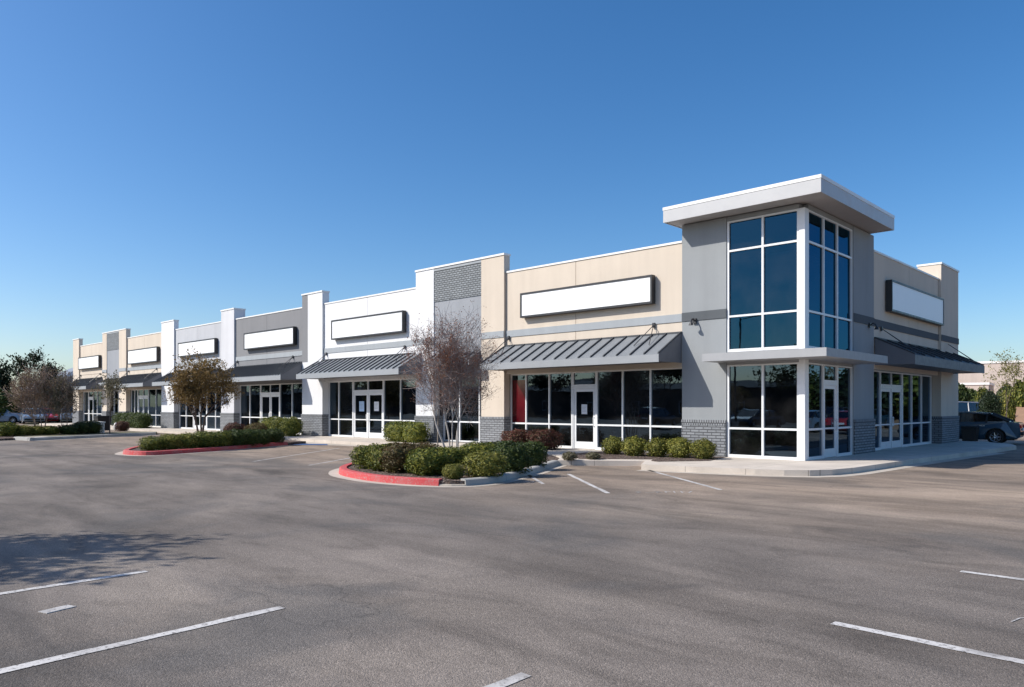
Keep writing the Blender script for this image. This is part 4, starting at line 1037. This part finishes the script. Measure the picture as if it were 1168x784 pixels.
    for sx in (-1, 1):
        for s in (-1, 1):
            wh = wm.build('wheel', M['tyre'], r, loc=(sx*wb, s*(W-.11), wr), smooth=True, fixn=True) if w0 is None else None
            if w0 is None:
                w0 = wh; rm.build('rim', M['rim'], wh, fixn=True); hub.build('brake_disc', M['blackplastic'], wh, fixn=True)
            else:
                c = w0.copy(); COL.objects.link(c); c.parent = r; c.location = (sx*wb, s*(W-.11), wr); c.rotation_euler = (0, 0, 0 if s < 0 else pi)
                for ch in w0.children:
                    d = ch.copy(); COL.objects.link(d); d.parent = c
    for s in (-1, 1):
        zt = top[1][1]
        m = MB(); m.box(-2.345, -2.15, s*.50, s*.845, zt-.24, zt-.09); m.build('taillight', M['tail'], r, bevel=.02)
        m = MB(); m.box(2.02, 2.30, s*.52, s*.84, .62, .74); m.build('headlight', M['lamp'], r, bevel=.02)
        m = MB(); m.box(.88, 1.06, s*.86, s*1.02, zmin+.0, zmin+.13); m.build('mirror', paint, r, bevel=.02)
        m = MB()
        for xx in (.15, -.85): m.box(xx-.1, xx+.1, s*(W-.02), s*(W+.012), zmin-.15, zmin-.12)
        m.build('door_handle', M['rim'] if kind == 'sedan' else M['blackplastic'], r)
        m = MB(); m.path([Vector((x, s*(gw(z)+.02), z)) for x, z in (gh[:1]+gh[1:-1]+gh[-1:])], .014, 5); m.build('window_trim', M['rim'], r)
    m = MB(); m.box(-2.40, -2.25, -.80, .80, .42, .58); m.box(2.28, 2.39, -.80, .80, .38, .52); m.build('bumper', M['blackplastic'], r, bevel=.03)
    m = MB(); m.box(-2.345, -2.318, -.26, .26, .62, .74); m.build('number_plate', M['paper'], r)
    return r
def put_car(r, loc, rz, label, group=None):
    r.location = loc; r.rotation_euler = (0, 0, rz); return tag(r, label, 'car', group)
navy = car_proto('parked_car', M['navy']); put_car(navy, (-.16, 18.8, 0), pi+radians(4), 'dark navy blue parked car half hidden behind the building corner')
van = car_proto('parked_van', M['carwhite'], 'van'); x, y = atd(1084, 60); put_car(van, (x, y, 0), pi+.9, 'white van behind the navy car, mostly hidden')
GC = 'cars parked far left'
suv = car_proto('parked_car', M['silver'], 'suv'); x, y = atd(4, 74); put_car(suv, (x, y, 0), RZ+.1, 'silver-blue parked car at the left edge behind the hedge', GC)
c2 = car_proto('parked_car', M['silver'], 'sedan'); x, y = atd(36, 73); put_car(c2, (x, y, 0), RZ-.9, 'blue-grey parked car behind the trunk of the broad bare tree', GC)
c3 = car_proto('parked_car', M['carred'], 'sedan'); x, y = atd(57, 75); put_car(c3, (x, y, 0), RZ-1.1, 'red parked car between the two bare trees', GC)
c4 = dup(suv, (*atd(80, 75), 0), RZ-1.0); tag(c4, 'silver parked car behind the right end of the left hedge', 'car', GC)
c5 = car_proto('parked_car', M['cardark'], 'suv'); put_car(c5, (*atd(46, 79), 0), RZ-1.0, 'dark parked car behind the red and the blue-grey car', GC)
# seen in the window glass: cars across the lot
GR = 'cars reflected in the shop glass'
for i, (src, x, y, rz, lb) in enumerate(((c3, 8.0, 27.0, 1.6, 'red car reflected low in the tower door glass'), (c2, 10.9, 27.2, 1.55, 'pale blue-grey car reflected in the side glass of the tower'), (suv, 13.8, 27.0, 1.6, 'silver car reflected in the side shop window'),
        (navy, 10.4, 39.0, -1.55, 'navy car reflected in the side shop doors'), (c5, 13.2, 39.2, 1.6, 'dark car reflected at the end of the side shop window'),
        (navy, -18.0, -34.0, 1.6, 'dark blue car reflected in the pane right of the beige shop door'), (c2, -21.2, -34.2, 1.55, 'pale blue-grey car reflected in the beige shop window'), (c5, -27.0, -34.0, -1.58, 'dark car reflected in the left panes of the beige shop'), (suv, -12.0, -34.1, 1.55, 'silver car reflected in the lower tower glass'))):
    tag(dup(src, (x, y, 0), rz), lb, 'car', GR)

# ------------------------------------------------------------------ small things
def bin_thing(loc, label, sx=.62, sy=.62, h=.95):
    r = empty('trash_bin', loc); m = MB()
    m.mesh([(sx*a*.42, sy*b*.42, .04) for a, b in ((-1, -1), (1, -1), (1, 1), (-1, 1))]+[(sx*a*.5, sy*b*.5, h*.86) for a, b in ((-1, -1), (1, -1), (1, 1), (-1, 1))], [(3, 2, 1, 0), (4, 5, 6, 7), (0, 1, 5, 4), (1, 2, 6, 5), (2, 3, 7, 6), (3, 0, 4, 7)])
    m.build('bin_body', M['binbrown'], r, bevel=.02)
    m = MB(); m.box(-sx*.53, sx*.53, -sy*.53, sy*.53, h*.862, h); m.build('lid', M['blackplastic'], r, bevel=.025)
    return tag(r, label, 'bin')
bin_thing((.42, 17.3, .0), 'dark square trash bin between the building corner and the navy car', .6, .58, .82)
x, y = at(117, 491.5, .12); bin_thing((x, y, .1), 'dark trash bin before the far beige shop', .8, .8, 1.0)
def boulder(px, py, s, seed, label):
    x, y = at(px, py, .12); bm = bmesh.new(); bmesh.ops.create_icosphere(bm, subdivisions=3, radius=1)
    for v in bm.verts:
        k = 1+.22*mnoise.noise(v.co*1.5+Vector((seed, 0, 0)))+.08*mnoise.noise(v.co*5); v.co = Vector((v.co.x*k*s*.45, v.co.y*k*s*.42, max(-.1, v.co.z*k*s*.8+s*.7)))
    me = bpy.data.meshes.new('boulder'); bm.to_mesh(me); bm.free(); me.materials.append(M['cap'])
    for p_ in me.polygons: p_.use_smooth = True
    o = bpy.data.objects.new('boulder', me); COL.objects.link(o); o.location = (x, y, .1); tag(o, label, 'boulder', 'white boulders on the far island')
boulder(132, 491, .34, 1, 'upright white boulder left of the dark red bush'); boulder(143, 491, .38, 4, 'upright white boulder right of the dark red bush')
x, y = at(109, 494, .12); r = empty('utility_box', (x, y, .1)); m = MB(); m.box(-.5, .5, -.35, .35, 0, .62); m.build('cabinet', M['cap'], r, bevel=.02)
m = MB(); m.box(-.54, .54, -.39, .39, .622, .70); m.build('lid', M['cap'], r, bevel=.015); tag(r, 'low white utility box beside the dark bin at the far island', 'utility box')
# lamp post across the lot, mirrored in the tower glass
def lamp_post(loc, h, rz, label):
    r = empty('lamp_post', loc, rz); m = MB(); m.tube((0, 0, 0), (0, 0, .6), .25, .25, 14); m.build('base', M['kerb'], r, fixn=True)
    m = MB(); m.tube((0, 0, .6), (0, 0, h), .085, .06, 10); m.build('pole', M['darkmetal'], r, fixn=True)
    m = MB(); m.tube((0, 0, h-.1), (1.3, 0, h), .04, .04, 8); m.build('arm', M['darkmetal'], r, fixn=True)
    m = MB(); m.box(1.2, 1.9, -.16, .16, h-.06, h+.06); m.build('lamp_head', M['darkmetal'], r, bevel=.02)
    return tag(r, label, 'street lamp')
lamp_post((-17.4, -30, 0), 8.2, 0, 'dark lamp post with one arm mirrored in the upper tower glass')

# trees and houses across the lot (mirrored in the glass; one casts the shadow at the lower left)
tree((-5.45, -24.35), 6.6, 1.75, 'tree outside the left edge that throws the dark shadow on the asphalt', 71, 'olive', 'bark', 1, 1.7, .13, 4, 7, .24, .17, 1, .2, .6, .2, name='shade_tree', z=0, kids=(2, 3), fill=520, low=.36, gap=-.07)
GT = 'trees mirrored in the shop glass'
protos = []
for sd, mt in ((81, 'mid'), (82, 'ever'), (83, 'olive')):
    protos.append(tree((0, 0), 7.0, 3.2, '', sd, mt, 'bark', 1, 2.2, .16, 4, 18, .42, .30, 1, .2, .6, .2, name='tree', z=0))
rng = random.Random(5)
spots = [(-8, -58, 1.3, 0), (-16, -60, .9, 1), (-24, -57, 1.15, 0), (-33, -61, .8, 2), (-42, -59, 1.2, 1), (-52, -62, 1.0, 0), (-62, -60, 1.1, 1), (-74, -62, .9, 2), (2, -60, .9, 1), (-86, -60, 1.2, 0),
         (11, 62, 1.1, 0), (16, 60, 1.25, 0), (21, 63, 1.0, 2), (26, 59, 1.3, 0), (31, 62, 1.1, 1), (37, 60, 1.2, 0), (43, 58, 1.2, 0)]
used = [0, 0, 0]
for i, (x, y, s, k) in enumerate(spots):
    if not used[k]: o = protos[k]; used[k] = 1
    else: o = dup(protos[k], (0, 0, 0))
    o.location = (x, y, 0); o.scale = (s, s, s*rng.uniform(.85, 1.1)); o.rotation_euler = (0, 0, rng.uniform(0, 6.28))
    tag(o, ('tree across the lot, mirrored in the front shop glass' if y < -50 else 'tree beyond the side lot, mirrored in the side glass'), 'tree', GT if y < -50 else 'trees mirrored in the side glass')
GH = 'houses mirrored in the shop glass'
for i, (x, L, rh, wm_, lb) in enumerate(((-6, 13, 2.3, 'housebrown', 'tan house mirrored in the tower glass'), (-24, 15, 2.6, 'housebrown', 'long tan house mirrored in the beige shop glass'), (-43, 14, 2.2, 'housebrown', 'tan house mirrored in the white shop glass'), (-63, 16, 2.5, 'housebrown', 'tan house mirrored in the grey shop glass'))):
    o = house('house', (x, -70, 0), pi+.05*i, L, 9, 3.0, rh, wm_, 'shingle', lb, 3, 'house'); o['group'] = GH

o = house('low_building', (-38, -68, 0), pi, 112, 8, 4.1, .9, 'housebrown', 'shingle', 'long low tan building mirrored as a dark band in the front glass', 14, 'building', hip=False)
for i in range(11):
    x, y = 7+i*3.9, 50+(i % 2)*2.5-i*.5
    o = bpy.data.objects.new('bush', shrub_data('b', i % 3, ('mid', 'hedge', 'ever')[i % 3], 2600, .11, 2.2)); COL.objects.link(o)
    o.location = (x, y, -.1); o.scale = (5.5, 6.6, 4.2+(i*7 % 3)*.6); o.rotation_euler = (0, 0, i*1.3)
    tag(o, 'tall bush beyond the side lot, mirrored in the side glass', 'bush', 'bushes mirrored in the side glass')

o = house('low_building', (-152, -66, 0), pi, 96, 8, 4.4, 1.0, 'housebrown', 'shingle', 'farther long tan building mirrored in the glass of the grey and pale shops', 12, 'building', hip=False)
for i in range(11):
    o = dup(protos[i % 3], (-98-i*10.5, -58-(i % 3)*1.5, 0), i*1.1, (1.2+(i % 2)*.3,)*3)
    tag(o, 'tree across the lot, mirrored in the glass of the farther shops', 'tree', 'trees mirrored in the farther shop glass')
